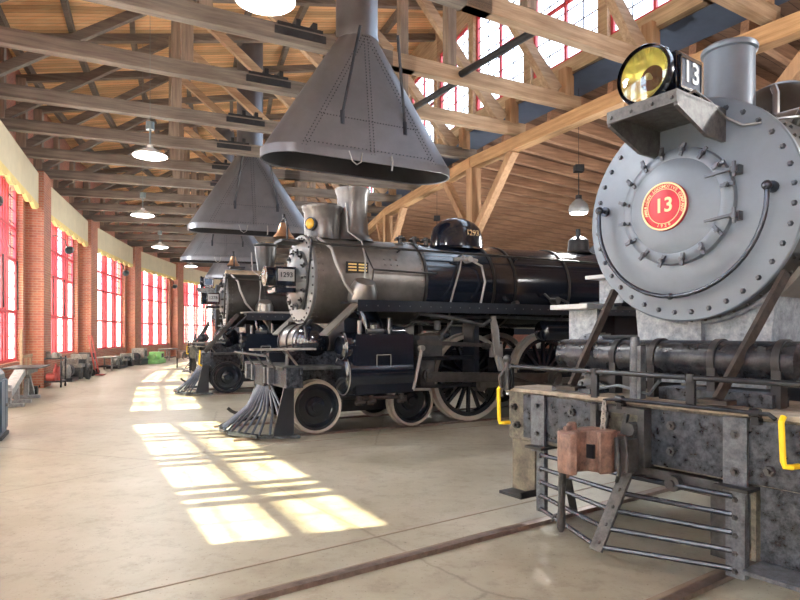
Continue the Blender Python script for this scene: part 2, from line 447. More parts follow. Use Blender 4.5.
sector('floor', 'concrete', 30, 73, -31.5, 52.5, lambda r: 0)
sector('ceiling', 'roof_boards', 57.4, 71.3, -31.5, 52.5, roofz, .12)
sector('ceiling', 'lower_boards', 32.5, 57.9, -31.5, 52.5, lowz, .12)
sector('trim_1', 'slate_board', 57.1, 57.95, -31.5, 52.5, lambda r: lowz(r) - .05)

def bay_frame(phi, r=RW):
    """local frame of a wall bay: +x outward, +y along the wall towards the viewer"""
    return polar(phi, r), heading(phi)
HALF = RW * math.sin(R(3.5)); MIDR = RW * math.cos(R(3.5))
WW = HALF - .55 - .42          # half window opening
SILL, HEAD = .85, 5.75
def rwf(ph): return 69.75 + max(-.1, min(1.25, (18.6 - ph) * .065))
WP = [-28.8, -22.0, -15.2, -8.5, -1.85, 4.8, 11.45, 18.1, 24.9, 32.3, 38.9, 45.6, 52.5]     # brick piers
ORD = ['nearest', 'second', 'third', 'fourth', 'fifth', 'sixth', 'seventh', 'eighth', 'ninth', 'tenth', 'eleventh', 'twelfth', 'thirteenth', 'fourteenth', 'fifteenth', 'sixteenth', 'seventeenth', 'eighteenth', 'nineteenth', 'twentieth', 'twenty-first', 'twenty-second', 'twenty-third', 'twenty-fourth']
def layout(WW):
    """red uprights and glass columns of one tall window"""
    ups, gl = [], []; post, slit, midp, edge, n = .19, .13, .24, .12, 4
    wd = (2 * WW - (n - 1) * (2 * post + 2 * slit + midp) - 2 * edge) / n
    y = -WW; ups.append((y, y + edge)); y += edge
    for i in range(n):
        gl.append((y, y + wd, 1)); y += wd
        if i < n - 1:
            for a_ in (post, -slit, midp, -slit, post):
                if a_ > 0: ups.append((y, y + a_)); y += a_
                else: gl.append((y, y - a_, 0)); y -= a_
    ups.append((y, y + edge)); return ups, gl
for k in range(12):
    pa, pb = polar(WP[k], rwf(WP[k])), polar(WP[k + 1], rwf(WP[k + 1]))
    loc = (pa + pb) / 2; dv = (pb - pa); HALF = dv.length / 2; rz = math.atan2(dv.y, dv.x) - PI / 2; WW = HALF - .55 - .36
    nb = k + 1; ph = (WP[k] + WP[k + 1]) / 2; UPS, GL = layout(WW)
    m = MB()
    m.box(0, .4, -HALF - .02, HALF + .02, 0, SILL)
    m.box(0, .4, -HALF - .02, HALF + .02, HEAD, 9.15)
    m.box(0, .4, -HALF - .02, -WW, SILL, HEAD); m.box(0, .4, WW, HALF + .02, SILL, HEAD)
    struct(m.build('wall_left', 'brick', uv=True, loc=loc, rotz=rz))
    fr = MB()
    for a, b in UPS: fr.box(.16, .235, a, b, SILL, HEAD)
    for z in (SILL + .04, 2.25, 3.72, 4.62): fr.box(.15, .26, -WW, WW, z - .045, z + .045)
    wroot = struct(fr.build('window_%d' % nb, 'window_red', loc=loc, rotz=rz))
    gr = MB()
    for a, b, big in GL:
        if big:
            yy = (a + b) / 2; gr.box(.2, .225, yy - .012, yy + .012, SILL, HEAD)
        z = SILL + .35
        while z < HEAD:
            gr.box(.2, .225, a, b, z - .012, z + .012); z += .36
    gr.build('glazing_bar', 'grid_dark', wroot)
    gl = MB(); gl.box(.205, .215, -WW, WW, SILL, 3.72); gl.build('lower_pane', 'added_frost_glass', wroot)  # frosting added so only the upper panes throw sun patches on the floor
    gl = MB(); gl.box(.205, .215, -WW, WW, 3.72, HEAD); gl.build('upper_pane', 'glass', wroot)
    for a, b, big in GL:
        if big: arms = MB(); arms.beam((.10, a + .12, 3.7), (-.0, (a + b) / 2 + .15, 2.3), .035, .035); arms.build('stay_rod', 'dark_iron', wroot)
    if ph < 25 and ph > -26:
        va = MB(); y0, y1 = -HALF + .56, HALF - .56
        va.box(-.34, -.26, y0, y1, 5.40, 6.42)
        v_ = va.build('window_valance', 'cream_canvas', loc=loc, rotz=rz)
        o_ = 6 + 1 - k if k <= 7 else 0
        tag(v_, 'cream valance over a tall red window, ' + (ORD[7 - k] + ' along the brick wall from the left'), 'valance', 'cream valances over the tall windows')
        sc = MB(); nn = 7
        for i in range(nn):
            a = y0 + (y1 - y0) * i / nn; b = y0 + (y1 - y0) * (i + 1) / nn
            poly = [(a, 5.50)] + [(a + (b - a) * t / 6, 5.40 - .13 * math.sin(PI * t / 6)) for t in range(7)] + [(b, 5.50)]
            sc.prism(poly, 'x', -.35, -.25)
        sc.build('scalloped_edge', 'scallop_yellow', v_)
    if -18 < ph < 53:
        L_ = bpy.data.lights.new('window_portal', 'AREA'); L_.shape = 'RECTANGLE'; L_.size = 2 * WW; L_.size_y = HEAD - SILL; L_.cycles.is_portal = True
        lo = bpy.data.objects.new('window_portal', L_); S.collection.objects.link(lo)
        f = Vector((math.cos(rz), math.sin(rz), 0))
        lo.location = loc + f * .45 + Vector((0, 0, (SILL + HEAD) / 2)); lo.rotation_euler = (-f).to_track_quat('-Z', 'Y').to_euler()
for i, ph in enumerate(WP):
    m = MB(); m.box(-.5, .15, -.55, .55, 0, 6.5)
    struct(m.build('trim_%d' % (10 + i), 'brick', uv=True, loc=polar(ph, rwf(ph)), rotz=heading(ph + (2 if ph < 25 else 0))))
# end walls and inner wall (with glazed engine doors)
for ph in (-31.5, 52.5):
    m = MB(); m.box(0, 73 - 31, -.15, .15, 0, 12); struct(m.build('wall_end', 'brick', uv=True, loc=polar(ph, 31), rotz=heading(ph)))
inH = 34 * math.sin(R(3.5)); inM = 34 * math.cos(R(3.5))
for k in range(12):
    ph = PIERS[k] + 3.5; m = MB()
    m.box(-.2, 0, -inH, -inH + .35, 0, 5.2); m.box(-.2, 0, inH - .35, inH, 0, 5.2)
    m.box(-.2, 0, -inH, inH, 0, .5); m.box(-.2, 0, -inH, inH, 4.8, 5.2)
    for t in (-.9, 0, .9): m.box(-.16, -.04, t - .05, t + .05, .5, 4.8)
    struct(m.build('wall_inner', 'timber_warm', loc=polar(ph, inM), rotz=heading(ph)))

# clerestory wall at radius 58
cH = 58.0 * math.sin(R(3.5)); cM = 58.0 * math.cos(R(3.5))
for k in range(12):
    ph = PIERS[k] + 3.5; loc, rz = polar(ph, cM), heading(ph)
    m = MB(); m.box(-.12, .06, -cH, cH, 7.3, 7.62); m.box(-.12, .06, -cH, cH, 10.25, 11.3)
    for i in range(4):
        yy = -cH + 2 * cH * i / 3; m.box(-.14, .1, yy - .13, yy + .13, 7.3, 11.2)
    wr = struct(m.build('window_%d' % (20 + k), 'timber_sill', loc=loc, rotz=rz))
    fr = MB()
    for i in range(3):
        a = -cH + 2 * cH * i / 3 + .13; b = -cH + 2 * cH * (i + 1) / 3 - .13
        for yy in (a + .035, (a + b) / 2, b - .035): fr.box(-.06, 0, yy - .035, yy + .035, 7.62, 10.25)
        for zz in (7.66, 8.95, 10.2): fr.box(-.06, 0, a, b, zz - .035, zz + .035)
    fr.build('window_frame', 'window_red', wr)
    gr = MB()
    for i in range(3):
        a = -cH + 2 * cH * i / 3 + .13; b = -cH + 2 * cH * (i + 1) / 3 - .13
        for j in (1, 3): yy = a + (b - a) * j / 4; gr.box(-.04, -.02, yy - .012, yy + .012, 7.62, 10.25)
        for j in range(1, 7): zz = 7.62 + 2.63 * j / 7; gr.box(-.04, -.02, a, b, zz - .012, zz + .012)
    gr.build('glazing_bar', 'grid_dark', wr)
    gl = MB(); gl.box(-.035, -.025, -cH, cH, 7.62, 10.25); gl.build('pane', 'glass', wr)
    if -5 < ph < 53:
        L_ = bpy.data.lights.new('clerestory_portal', 'AREA'); L_.shape = 'RECTANGLE'; L_.size = 2 * cH; L_.size_y = 2.63; L_.cycles.is_portal = True
        lo = bpy.data.objects.new('clerestory_portal', L_); S.collection.objects.link(lo)
        f = Vector((math.cos(rz), math.sin(rz), 0))
        lo.location = loc - f * .2 + Vector((0, 0, 8.93)); lo.rotation_euler = f.to_track_quat('-Z', 'Y').to_euler()

# purlins under the upper roof (tangential)
for i, r in enumerate((69.4, 68, 66.6, 65.2, 63.8, 62.4, 61, 59.6)):
    m = MB(); st = 3.5; n = int(84 / st)
    for j in range(n):
        a, b = polar(-31.5 + st * j, r, roofz(r) - .13), polar(-31.5 + st * (j + 1), r, roofz(r) - .13); m.beam(a, b, .12, .24)
    struct(m.build('trim_%d' % (30 + i), 'timber_grey'))
# girders at radius 58 on posts
for k in range(2, 10):
    ph = PIERS[k] + 3.5; m = MB(); m.box(-.14, .14, -cH, cH, 6.14, 6.45)
    nm = {27.5: 'passing behind the number 13 headlight', 20.5: 'the one beyond the black dome'}
    g_ = empty('roof_girder', polar(ph, cM), heading(ph), 'orange timber girder carrying the roof, ' + nm.get(ph, ORD[9 - k] + ' along the inner post row from the camera'), 'girder', 'timber girders on the inner post row')
    m.build('beam', 'timber_orange', g_, bevel=.015)
    for sg in (-1, 1):
        b_ = MB(); b_.beam((0, sg * (cH - .1), 4.35), (0, sg * (cH - 1.75), 6.17), .2, .22, (1, 0, 0)); b_.build('brace', 'timber_post_warm', g_, bevel=.012)
for i, ph in enumerate(PIERS[10:1:-1]):
    m = MB(); m.box(-.15, .15, -.15, .15, 0, 6.14)
    o = m.build('roof_post', 'timber_post_warm', loc=polar(ph, 58), rotz=heading(ph), bevel=.012)
    nm = {24.0: 'rising just behind the black dome with the painted number', 31.0: 'behind the number 13 engine', 17.0: 'behind the boiler, beyond the grey smoke hood'}
    tag(o, 'square timber post under the girder, ' + nm.get(ph, ORD[i] + ' along the inner row from the camera'), 'post', 'timber posts of the inner row')

# roof trusses
TR = [33.9, 31.8, 29.8, 27.65, 25.75, 23.5, 21.6, 19.6, 17.6, 15.5, 13.4, 11.3, 9.2, 7.1, 5.0, 2.9, .8, -1.3, -3.6, -7, -10.5, -14, -17.5]
def truss(ph, idx):
    t = empty('roof_truss', polar(ph, 58), heading(ph), ORD[idx] + ' timber roof truss from the camera, from brick wall to clerestory', 'roof truss', 'timber roof trusses')
    def bm_(name, a, b, w=.2, h=.26, mat='timber_grey'):
        x = MB(); x.beam(a, b, w, h, (0, 1, 0) if abs(a[0] - b[0]) < .01 else (0, 0, 1)); return x.build(name, mat, t, bevel=.01)
    zb = 6.69; LW = rwf(ph) - 58
    bm_('bottom_chord', (3.8, 0, zb), (LW, 0, zb), .2, .28)
    bm_('bottom_chord', (-.35, 0, zb), (4.3, 0, zb), .2, .28, 'timber_warm' if ph > 25 else 'timber_grey')
    zt = lambda x: roofz(58 + x) - .42
    bm_('top_chord', (0, 0, zt(0)), (LW, 0, zt(LW)), .16, .2)
    bm_('brace', (LW - .2, 0, zb + .15), (7.75, 0, zt(7.7) - .1), .15, .2)
    bm_('king_post', (7.6, 0, zb + .13), (7.6, 0, zt(7.6)), .22, .2, 'timber_post')
    bm_('brace', (7.45, 0, zt(7.4) - .1), (4.3, 0, zb + .13), .15, .2, 'timber_warm')
    bm_('king_post', (3.0, 0, zb + .15), (3.0, 0, zt(3.0)), .2, .2, 'timber_post')
    bm_('brace', (3.1, 0, zt(3) - .3), (.35, 0, zb + .13), .18, .22, 'timber_warm')
    bm_('brace', (1.4, 0, 8.0), (.25, 0, 6.9), .16, .2, 'timber_warm')
    bm_('end_post', (LW - .15, 0, zb + .1), (LW - .15, 0, zt(LW - .15)), .24, .24, 'timber_post')
    bm_('end_post', (0, 0, zb + .1), (0, 0, 7.4), .24, .24, 'timber_post_warm')
    s = MB(); s.M = Matrix.Translation((2.0, 0, -.03)); s.box(3.65, 4.45, -.12, .12, 6.84, 6.89)
    for x_ in (3.75, 4.05): s.box(x_, x_ + .08, -.11, .11, 6.88, 7.0)
    s.box(3.6, 4.5, .102, .13, 6.68, 6.80)
    s.build('splice_plate', 'dark_iron', t)
    return t
for i, ph in enumerate(TR): truss(ph, i)
# iron strut pipes between the trusses
for i, (pa, pb) in enumerate(((27.65, 29.8), (25.75, 27.65))):
    m = MB(); a = polar(pa, 60.8, 6.7); b = polar(pb, 60.65, 6.7); m.tube([a, b], .07, 10)
    tag(m.build('strut_pipe', 'dark_iron'), ('dark iron pipe strut running up between the roof trusses in front of the clerestory window', 'dark iron pipe strut between the roof trusses, lower and closer to the grey smoke hood')[i], 'pipe')
# joists under the lower roof
j0 = None
for i in range(46):
    ph = -6 + i * 1.0
    if j0 is None:
        m = MB(); m.beam((-23, 0, lowz(35) - .15), (-.95, 0, lowz(57.05) - .15), .15, .28); j0 = m.build('roof_joist', 'joist_wood'); o = j0
        tag(j0, 'dark brown joist under the low inner roof, one of a close row', 'joist', 'joists under the low inner roof')
    else:
        o = j0.copy(); S.collection.objects.link(o)
    o.location = polar(ph, 58); o.rotation_euler = (0, 0, heading(ph))

# ------------------------------------------------------------------ tracks
for phi, off, nm in ((35, -1.58, 'the number 13 engine'), (28, -.5, 'the mid-picture 1293 engine'), (21, .1, 'the second engine from the left'), (14, .1, 'the farthest engine')):
    for sg, sd in ((1, 'near'), (-1, 'far')):
        m = MB(); m.box(-28, 3.6 if phi > 30 else .3, sg * .7525 - .036, sg * .7525 + .036, .0, .035)
        tag(m.build('track_rail', 'rail_steel', loc=polar(phi, 65, 0, off), rotz=heading(phi)), 'worn steel rail, %s side of the track under %s' % (sd, nm), 'rail', 'rails of the engine tracks')
    m = MB()
    for sg in (1, -1):
        m.box(-28, 3.6 if phi > 30 else .3, sg * .7525 - .115, sg * .7525 - .036, .001, .006)
        m.box(-28, 3.6 if phi > 30 else .4, sg * 1.28 - .008, sg * 1.28 + .008, .001, .004)
    struct(m.build('trim_%d' % (40 + phi), 'joint_dark', loc=polar(phi, 65, 0, off), rotz=heading(phi)))

# ------------------------------------------------------------------ smoke hoods
def hood(phi, off, label, xs=0):
    t = empty('smoke_hood', polar(phi, 65 + xs, 0, off), heading(phi), label, 'smoke hood', 'smoke hoods over the engines')
    N = 56; yc = .15
    def base(grow, z, k):       # narrow stadium blending into the round flue; k = 0 base, 1 top
        pts = []
        for i in range(N):
            a = 2 * PI * (i + .5) / N; c, s_ = math.cos(a), math.sin(a); g = N // 4
            if i < g or i >= N - g: qa = PI * ((i + .5 if i < g else i + .5 - N) / (2 * g)); bx, by = -.80 + (.5 + grow) * math.cos(qa), (.5 + grow) * math.sin(qa)
            else: qa = PI / 2 + PI * (i + .5 - g) / (2 * g); bx, by = -3.38 + (.5 + grow) * math.cos(qa), (.5 + grow) * math.sin(qa)
            tx, ty = -2.02 + .37 * (math.cos(qa) * 1.0), .37 * math.sin(qa)
            pts.append((bx * (1 - k) + tx * k, yc + by * (1 - k) + ty * k, z))
        return pts
    m = MB(); outer = [[m.v(p) for p in base(0, 4.72, 0)], [m.v(p) for p in base(0, 6.85, 1)]]
    m.loft(outer, False, False); m.build('hood_body', 'hood_grey', t)
    m = MB(); inner = [[m.v(p) for p in base(-.02, 4.6, 0)], [m.v(p) for p in base(-.02, 6.8, 1)]]
    m.loft(inner, False, False); m.build('sooty_lining', 'hood_soot', t)
    m = MB(); a, b = [m.v(p) for p in base(.012, 4.58, 0)], [m.v(p) for p in base(.012, 4.73, 0)]
    c, d = [m.v(p) for p in base(-.015, 4.73, 0)], [m.v(p) for p in base(-.015, 4.58, 0)]
    m.loft([a, b, c, d, a], False, False, False); m.build('rim_band', 'hood_grey', t)
    m = MB(); m.cyl((-2.02, yc, 6.8), (-2.02, yc, 10.6), .375, n=32, caps=False)
    for z in (6.86, 7.9, 9.0): m.cyl((-2.02, yc, z - .03), (-2.02, yc, z + .03), .39, n=32)
    m.build('flue_pipe', 'hood_grey', t)
    m = MB(); n_ = (0, 1, .1)
    def sidept(x, k): return Vector((x * (1 - k) + (-2.02) * k, yc + (.5 * (1 - k) + .37 * k) + .002, 4.72 + 2.13 * k))
    for x_ in (-.86, -2.1, -3.32):
        for j in range(40):
            for sd in (-.035, .035): m.rivet(sidept(x_, j / 40) + Vector((sd, 0, 0)), n_, .012, .012)
    for kk in (.035, .27):
        for j in range(34): m.rivet(sidept(-.86 - 2.46 * j / 33, kk), n_, .012, .012)
    m.build('rivet_rows', 'dark_iron', t)
    for x_, x2 in ((-1.55, -1.75), (-2.75, -2.45)):
        m = MB(); p = sidept(x_ * 1.0 + (.0), .34); p = Vector((x_, yc + .46, 5.35)); m.tube([p, (x2, yc + .75, 6.75)], .026, 8); m.tube([p - Vector((0, 0, .18)), p + Vector((0, 0, .05))], .04, 8)
        m.build('hanger_rod', 'black_satin', t)
    m = MB(); m.tube([(-1.65, .67, 4.72), (-1.7, .69, 4.55), (-1.78, .69, 4.5), (-1.86, .69, 4.55), (-1.9, .67, 4.72)], .01, 6); m.tube([(-2.45, .67, 4.74), (-2.45, .72, 4.64), (-2.45, .69, 4.48)], .016, 6)
    m.build('pull_ring', 'pipe_grey', t)
hood(28, -.5, 'large grey riveted smoke hood hanging over the mid-picture engine, nearest and biggest')
hood(21, -.55, 'grey smoke hood second from the camera, hanging left of and behind the biggest hood', .5)
hood(14, -.5, 'third grey smoke hood from the camera, its rim just below the second', 1.1)
hood(7, -.4, 'farthest visible grey smoke hood, lowest in the row in the photo', 1.2)

# ------------------------------------------------------------------ pendant lamps and wall lamps
def pendant(x, y, z, dia, label):
    t = empty('pendant_lamp', (x, y, 0), 0, label, 'lamp', 'enamel pendant lamps over the walkway'); r = dia / 2
    m = MB(); m.lathe((0, 0, z), (0, 0, 1), [(0, r), (.012, r * 1.01), (.05, r * .86), (.11, r * .45), (.15, r * .2), (.2, r * .16)], 32, False, True)
    m.lathe((0, 0, z), (0, 0, 1), [(.004, r * .97), (.045, r * .8), (.1, r * .4)], 32, False, True)
    m.build('lamp_shade', 'lamp_enamel', t)
    m = MB(); m.lathe((0, 0, z), (0, 0, 1), [(.012, r * .9), (.0, r * .93), (-.02, r * .7), (-.03, .01)], 32, True, True); m.build('diffuser', 'lamp_glow', t)
    m = MB(); m.tube([(0, 0, z + .2), (0, 0, z + .48)], .018); m.cyl((0, 0, z + .48), (0, 0, z + .62), .075, n=16); m.tube([(0, 0, z + .62), (0, 0, 9.6)], .004, 6)
    m.build('hanging_stem', 'lamp_green_grey', t)
    l = bpy.data.lights.new('lamp_light', 'POINT'); l.energy = 55; l.color = (1, .99, .96); l.shadow_soft_size = .15
    lo = bpy.data.objects.new('lamp_light', l); S.collection.objects.link(lo); lo.parent = t; lo.location = (0, 0, z - .22)
pendant(-1.35, 6.0, 4.98, .6, 'pendant lamp glowing white, nearest and largest, cut off by the top edge of the photo')
pendant(-4.54, 10.9, 4.86, .6, 'glowing enamel pendant lamp, second from the camera, below the crossing roof chords')
pendant(-7.03, 16.4, 4.86, .6, 'glowing enamel pendant lamp, third from the camera')
pendant(-9.0, 22.5, 4.86, .6, 'glowing enamel pendant lamp, fourth from the camera')
pendant(-10.1, 29.0, 4.86, .6, 'glowing enamel pendant lamp, fifth and farthest from the camera, above the far brick pier')
for i, ph in enumerate((22.3, 15.3, 8.3, 1.3)):
    t = empty('wall_lamp', polar(ph, 69.3), heading(ph), 'small dark cone-shaped wall lamp in front of the ' + ('nearest red window, left edge', 'second red window', 'third red window', 'fourth red window')[i], 'wall lamp', 'cone lamps along the wall')
    m = MB(); m.lathe((.2, 0, 4.75), (-.5, .75, -.45), [(0, .03), (.05, .04), (.30, .16), (.305, .155), (.08, .03)], 20); m.build('lamp_shade', 'lamp_green_grey', t)
    m = MB(); m.tube([(1.0, 0, 5.1), (.5, 0, 5.15), (.25, 0, 5.0), (.2, 0, 4.75)], .02); m.build('bracket_arm', 'dark_iron', t)

def high_bay(x, y, z, label):
    t = empty('high_bay_lamp', (x, y, 0), 0, label, 'lamp', 'silver lamps over the engines')
    m = MB(); m.lathe((0, 0, z), (0, 0, 1), [(0, .19), (.02, .21), (.10, .225), (.2, .20), (.28, .13), (.33, .07)], 28, False, True); m.build('lamp_shade', 'silver_paint', t)
    m = MB(); m.lathe((0, 0, z), (0, 0, 1), [(.03, .18), (.0, .17), (-.02, .01)], 24); m.build('diffuser', 'lamp_glow', t)
    m = MB(); m.cyl((0, 0, z + .3), (0, 0, z + .42), .07, n=14); m.tube([(0, 0, z + .4), (0, 0, z + .95)], .012, 6); m.box(-.1, .1, -.1, .1, z + .95, z + 1.1); m.tube([(0, 0, z + 1.1), (0, 0, 7.2)], .006, 6); m.build('hanging_stem', 'dark_iron', t)
    l = bpy.data.lights.new('lamp_light', 'POINT'); l.energy = 130; l.color = (1, .98, .95); l.shadow_soft_size = .2
    lo = bpy.data.objects.new('lamp_light', l); S.collection.objects.link(lo); lo.parent = t; lo.location = (0, 0, z - .25)
high_bay(4.05, 13.6, 4.35, 'small silver lamp hanging left of the 13 engine, over the long black boiler')
high_bay(7.0, 9.5, 4.35, 'added silver fill lamp, unseen behind the 13 engine')  # added lamp, brightens the right side of the hall
high_bay(1.2, 19.5, 4.35, 'added silver fill lamp beyond the black dome')  # extra lamp put in to lift the light under the low roof
high_bay(6.5, 4.6, 5.0, 'added silver fill lamp, unseen right of the 13 engine')  # added out of view to light the floor and engine at right

# ------------------------------------------------------------------ locomotive number 13 (switcher type)
def wheel(t, x, sg, r, name='driving_wheel', spokes=15, z0=.035, tire='white_paint'):
    y0 = sg * .70; y1 = sg * .84
    m = MB(); m.lathe_ring((x, y0, z0 + r), (0, sg, 0), r * .80, r * .93, .12, 40)
    if spokes:
        m.lathe((x, y0, z0 + r), (0, sg, 0), [(0, r * .2), (.17, r * .19), (.19, r * .14)], 24)
        for k in range(spokes):
            a = 2 * PI * k / spokes; m.beam((x + r * .15 * math.cos(a), y0 + sg * .07, z0 + r + r * .15 * math.sin(a)), (x + r * .84 * math.cos(a), y0 + sg * .06, z0 + r + r * .84 * math.sin(a)), .05, .07, (0, 1, 0))
        m.prism([(x + r * .82 * math.cos(R(a)), z0 + r + r * .82 * math.sin(R(a))) for a in range(130, 231, 10)], 'y', y0, y0 + sg * .1)
    else:
        m.lathe((x, y0, z0 + r), (0, sg, 0), [(.04, r * .85), (.05, r * .7), (.02, r * .62), (.02, r * .42), (.09, r * .36), (.10, r * .2), (.14, r * .18), (.14, .01)], 36)
    wh = m.build(name, 'black_gloss', t)
    m = MB(); m.lathe_ring((x, y0, z0 + r), (0, sg, 0), r * .90, r, .14, 48); m.lathe_ring((x, y0 - sg * .03, z0 + r), (0, sg, 0), r * .92, r + .025, .03, 48)
    m.build('tire', tire, wh)
    return wh
def spring_coupler(t, x, z, mat='rust'):
    """knuckle coupler with its shank, head, knuckle and hanging lift rod"""
    m = MB(); m.prism([(-.12, -.13), (.12, -.13), (.16, .0), (.12, .16), (-.12, .16), (-.16, 0)], 'x', x - .5, x)
    m.box(x, x + .16, -.20, .20, z - .17 - 0, z + .15) if False else None
    return m
def coupler(t, x, z, full=True):
    c = MB()
    c.box(x - .5, x, -.09, .09, z - .1, z + .1)
    c.prism([(x, -.16), (x + .05, -.2), (x + .26, -.24), (x + .34, -.18), (x + .30, -.08), (x + .18, -.03), (x + .16, .06), (x + .20, .14), (x + .10, .18), (x, .15)], 'z', z - .15, z + .15)
    c.cyl((x + .25, -.15, z + .13), (x + .25, -.15, z + .2), .045, n=12)
    h = c.build('coupler', 'rust', t, bevel=.012)
    g_ = MB(); g_.box(x + .1, x + .19, -.05, .05, z - .05, z + .05); g_.build('lock_hole_shade', 'black_satin', h)  # solid dark block in place of the shade inside an open hole
    g_ = MB(); g_.box(x - .05, x + .06, .14, .34, z - .13, z + .10); g_.tube([(x + .08, .22, z + .1), (x + .14, .3, z + .02), (x + .14, .3, z - .14), (x + .08, .22, z - .2)], .018, 8); g_.tube([(x + .06, .30, z + .12), (x + .1, .36, z + .02), (x + .1, .36, z - .12)], .016, 8); g_.build('guard_casting', 'machine_dark', h)
    k = MB(); k.prism([(x + .16, -.20), (x + .34, -.23), (x + .40, -.15), (x + .41, .02), (x + .36, .05), (x + .32, -.04), (x + .2, -.06)], 'z', z - .145, z + .145)
    k.cyl((x + .3, -.16, z - .2), (x + .3, -.16, z + .175), .03, n=10)
    k.build('knuckle', 'rust', h, bevel=.012)
    if full:
        d = MB(); d.cyl((x + .36, -.14, z - .15), (x + .37, -.14, z - .4), .035, .03, 10); d.lathe((x + .37, -.14, z - .4), (0.02, 0, -1), [(0, .03), (.07, .04), (.14, .035), (.17, .018)], 10); d.tube([(x + .37, -.17, z - .44), (x + .4, -.2, z - .46), (x + .42, -.2, z - .5)], .01, 6)
        d.build('drop_rod', 'machine_dark', h)
    h.scale = (1, .7, 1)
    return h

def loco13(phi, off, label, detail=True, group=None, xs=0):
    t = empty('steam_locomotive', polar(phi, 65 + xs, 0, off), heading(phi), label, 'locomotive', group)
    P = lambda m, n, mat, par=None, bev=0: m.build(n, mat, par or t, bevel=bev)
    zc, Rb, xf = 2.68, .93, -1.9
    FX = (1, 0, 0)
    # smokebox shell, front plate, bolts
    m = MB(); m.lathe((xf - .03, 0, zc), (-1, 0, 0), [(0, Rb - .03), (.005, Rb - .01), (1.9, Rb - .01)], 72); m.lathe((xf - 1.9, 0, zc), (-1, 0, 0), [(0, Rb + .01), (.05, Rb + .01)], 72)
    for k in range(3): m.rivets_ring((xf - .1 - .05 * k, 0, zc), FX, 0, 1) if False else None
    for k in range(48):
        a = 2 * PI * k / 48
        for xx in (xf - .14, xf - .24): m.rivet((xx, (Rb - .01) * math.cos(a), zc + (Rb - .01) * math.sin(a)), (0, math.cos(a), math.sin(a)), .017, .016)
    P(m, 'smokebox', 'graphite_dark')
    m = MB(); m.lathe((xf, 0, zc), FX, [(-.05, Rb), (-.008, Rb), (0, Rb - .01), (0, .64), (.012, .60), (.02, .52), (.015, .40)], 96, True, True)
    fp = P(m, 'smokebox_front', 'steel_grey')
    m = MB()
    for k in range(36):
        a = 2 * PI * (k + .5) / 36; m.rivet((xf, (Rb - .075) * math.cos(a), zc + (Rb - .075) * math.sin(a)), FX, .024, .022)
    P(m, 'rim_bolts', 'clamp_grey', fp)
    # door
    dy, dz = -.04, zc + .045
    m = MB(); m.lathe((xf + .01, dy, dz), FX, [(0, .50), (.05, .49), (.065, .465), (.07, .44), (.075, .41), (.07, .40), (.075, .385), (.095, .30), (.105, .15), (.11, .02)], 80)
    dr = P(m, 'smokebox_door', 'steel_grey')
    for k in range(16):
        a = R(22.5 * k + 11)
        if k in (15,): continue
        c, s_ = math.cos(a), math.sin(a); o = Vector((xf + .075, dy + .465 * c, dz + .465 * s_)); M = Vector((0, c, s_)); T = Vector((0, -s_, c))
        m = MB(); m.beam(o - M * .05 + Vector((.02, 0, 0)) + T * .012, o + M * .055 + Vector((.03, 0, 0)) - T * .012, .026, .02, FX); m.cyl(o + Vector((0, 0, 0)), o + Vector((.06, 0, 0)), .014, n=8); m.cyl(o + Vector((.03, 0, 0)), o + Vector((.05, 0, 0)), .022, n=6)
        m.build('door_clamp', 'clamp_grey', dr)
    for dzz in (.20, -.16):
        m = MB(); z = dz + dzz; m.beam((xf + .10, dy + .28, z - .015), (xf + .10, dy + .52, z + .01), .02, .028, FX); m.cyl((xf + .10, dy + .51, z - .06), (xf + .10, dy + .51, z + .06), .015, n=10); m.cyl((xf + .10, dy + .51, z - .02), (xf + .10, dy + .51, z + .02), .026, n=10); m.box(xf + .01, xf + .09, dy + .50, dy + .54, z - .035, z + .035)
        m.build('door_hinge', 'clamp_grey', dr)
    # number plate
    ny, nz, nx, nr = dy - .05, dz + .0, xf + .125, .205
    m = MB(); m.lathe((nx, ny, nz), FX, [(-.03, nr), (.01, nr), (.014, nr - .006)], 64)
    npl = P(m, 'number_plate', 'plate_red', dr)
    m = MB(); m.lathe_ring((nx + .012, ny, nz), FX, nr - .016, nr - .002, .01, 64); m.lathe_ring((nx + .012, ny, nz), FX, nr - .062, nr - .056, .006, 64)
    if detail:
        m.text('13', .17, (nx + .014, ny, nz + .005), FRONT)
        s_ = 'AMERICAN LOCOMOTIVE COMPANY'
        for i, ch in enumerate(s_):
            a = R(200 - i * 220 / (len(s_) - 1)); rr = nr - .038
            if ch != ' ': m.text(ch, .036, (nx + .014, ny + rr * math.cos(a), nz + rr * math.sin(a)), FRONT @ Matrix.Rotation(a - PI / 2, 4, 'Z'))
        for i, ch in enumerate('1920'):
            a = R(252 + i * 12); rr = nr - .040; m.text(ch, .036, (nx + .014, ny + rr * math.cos(a), nz + rr * math.sin(a)), FRONT @ Matrix.Rotation(a + PI / 2, 4, 'Z'))
    P(m, 'brass_lettering', 'gold_letter', npl)
    # curved hand rail
    m = MB(); pts = [(xf + .1,) + (0.74 * math.cos(R(a)) - .03, zc + .02 + .74 * math.sin(R(a))) for a in range(-188, 5, 6)]
    m.tube([(xf, pts[0][1], pts[0][2] + .0)] + pts + [(xf, pts[-1][1], pts[-1][2])], .019, 10)
    for p in (pts[0], pts[-1]): m.sphere(p, .038, 12, 8); m.cyl((xf, p[1], p[2]), (xf + .03, p[1], p[2]), .045, n=12)
    q = pts[len(pts) // 2]; m.cyl((xf, q[1], q[2]), q, .014, n=8); m.sphere(q, .03, 10, 6)
    P(m, 'curved_handrail', 'rod_blue')
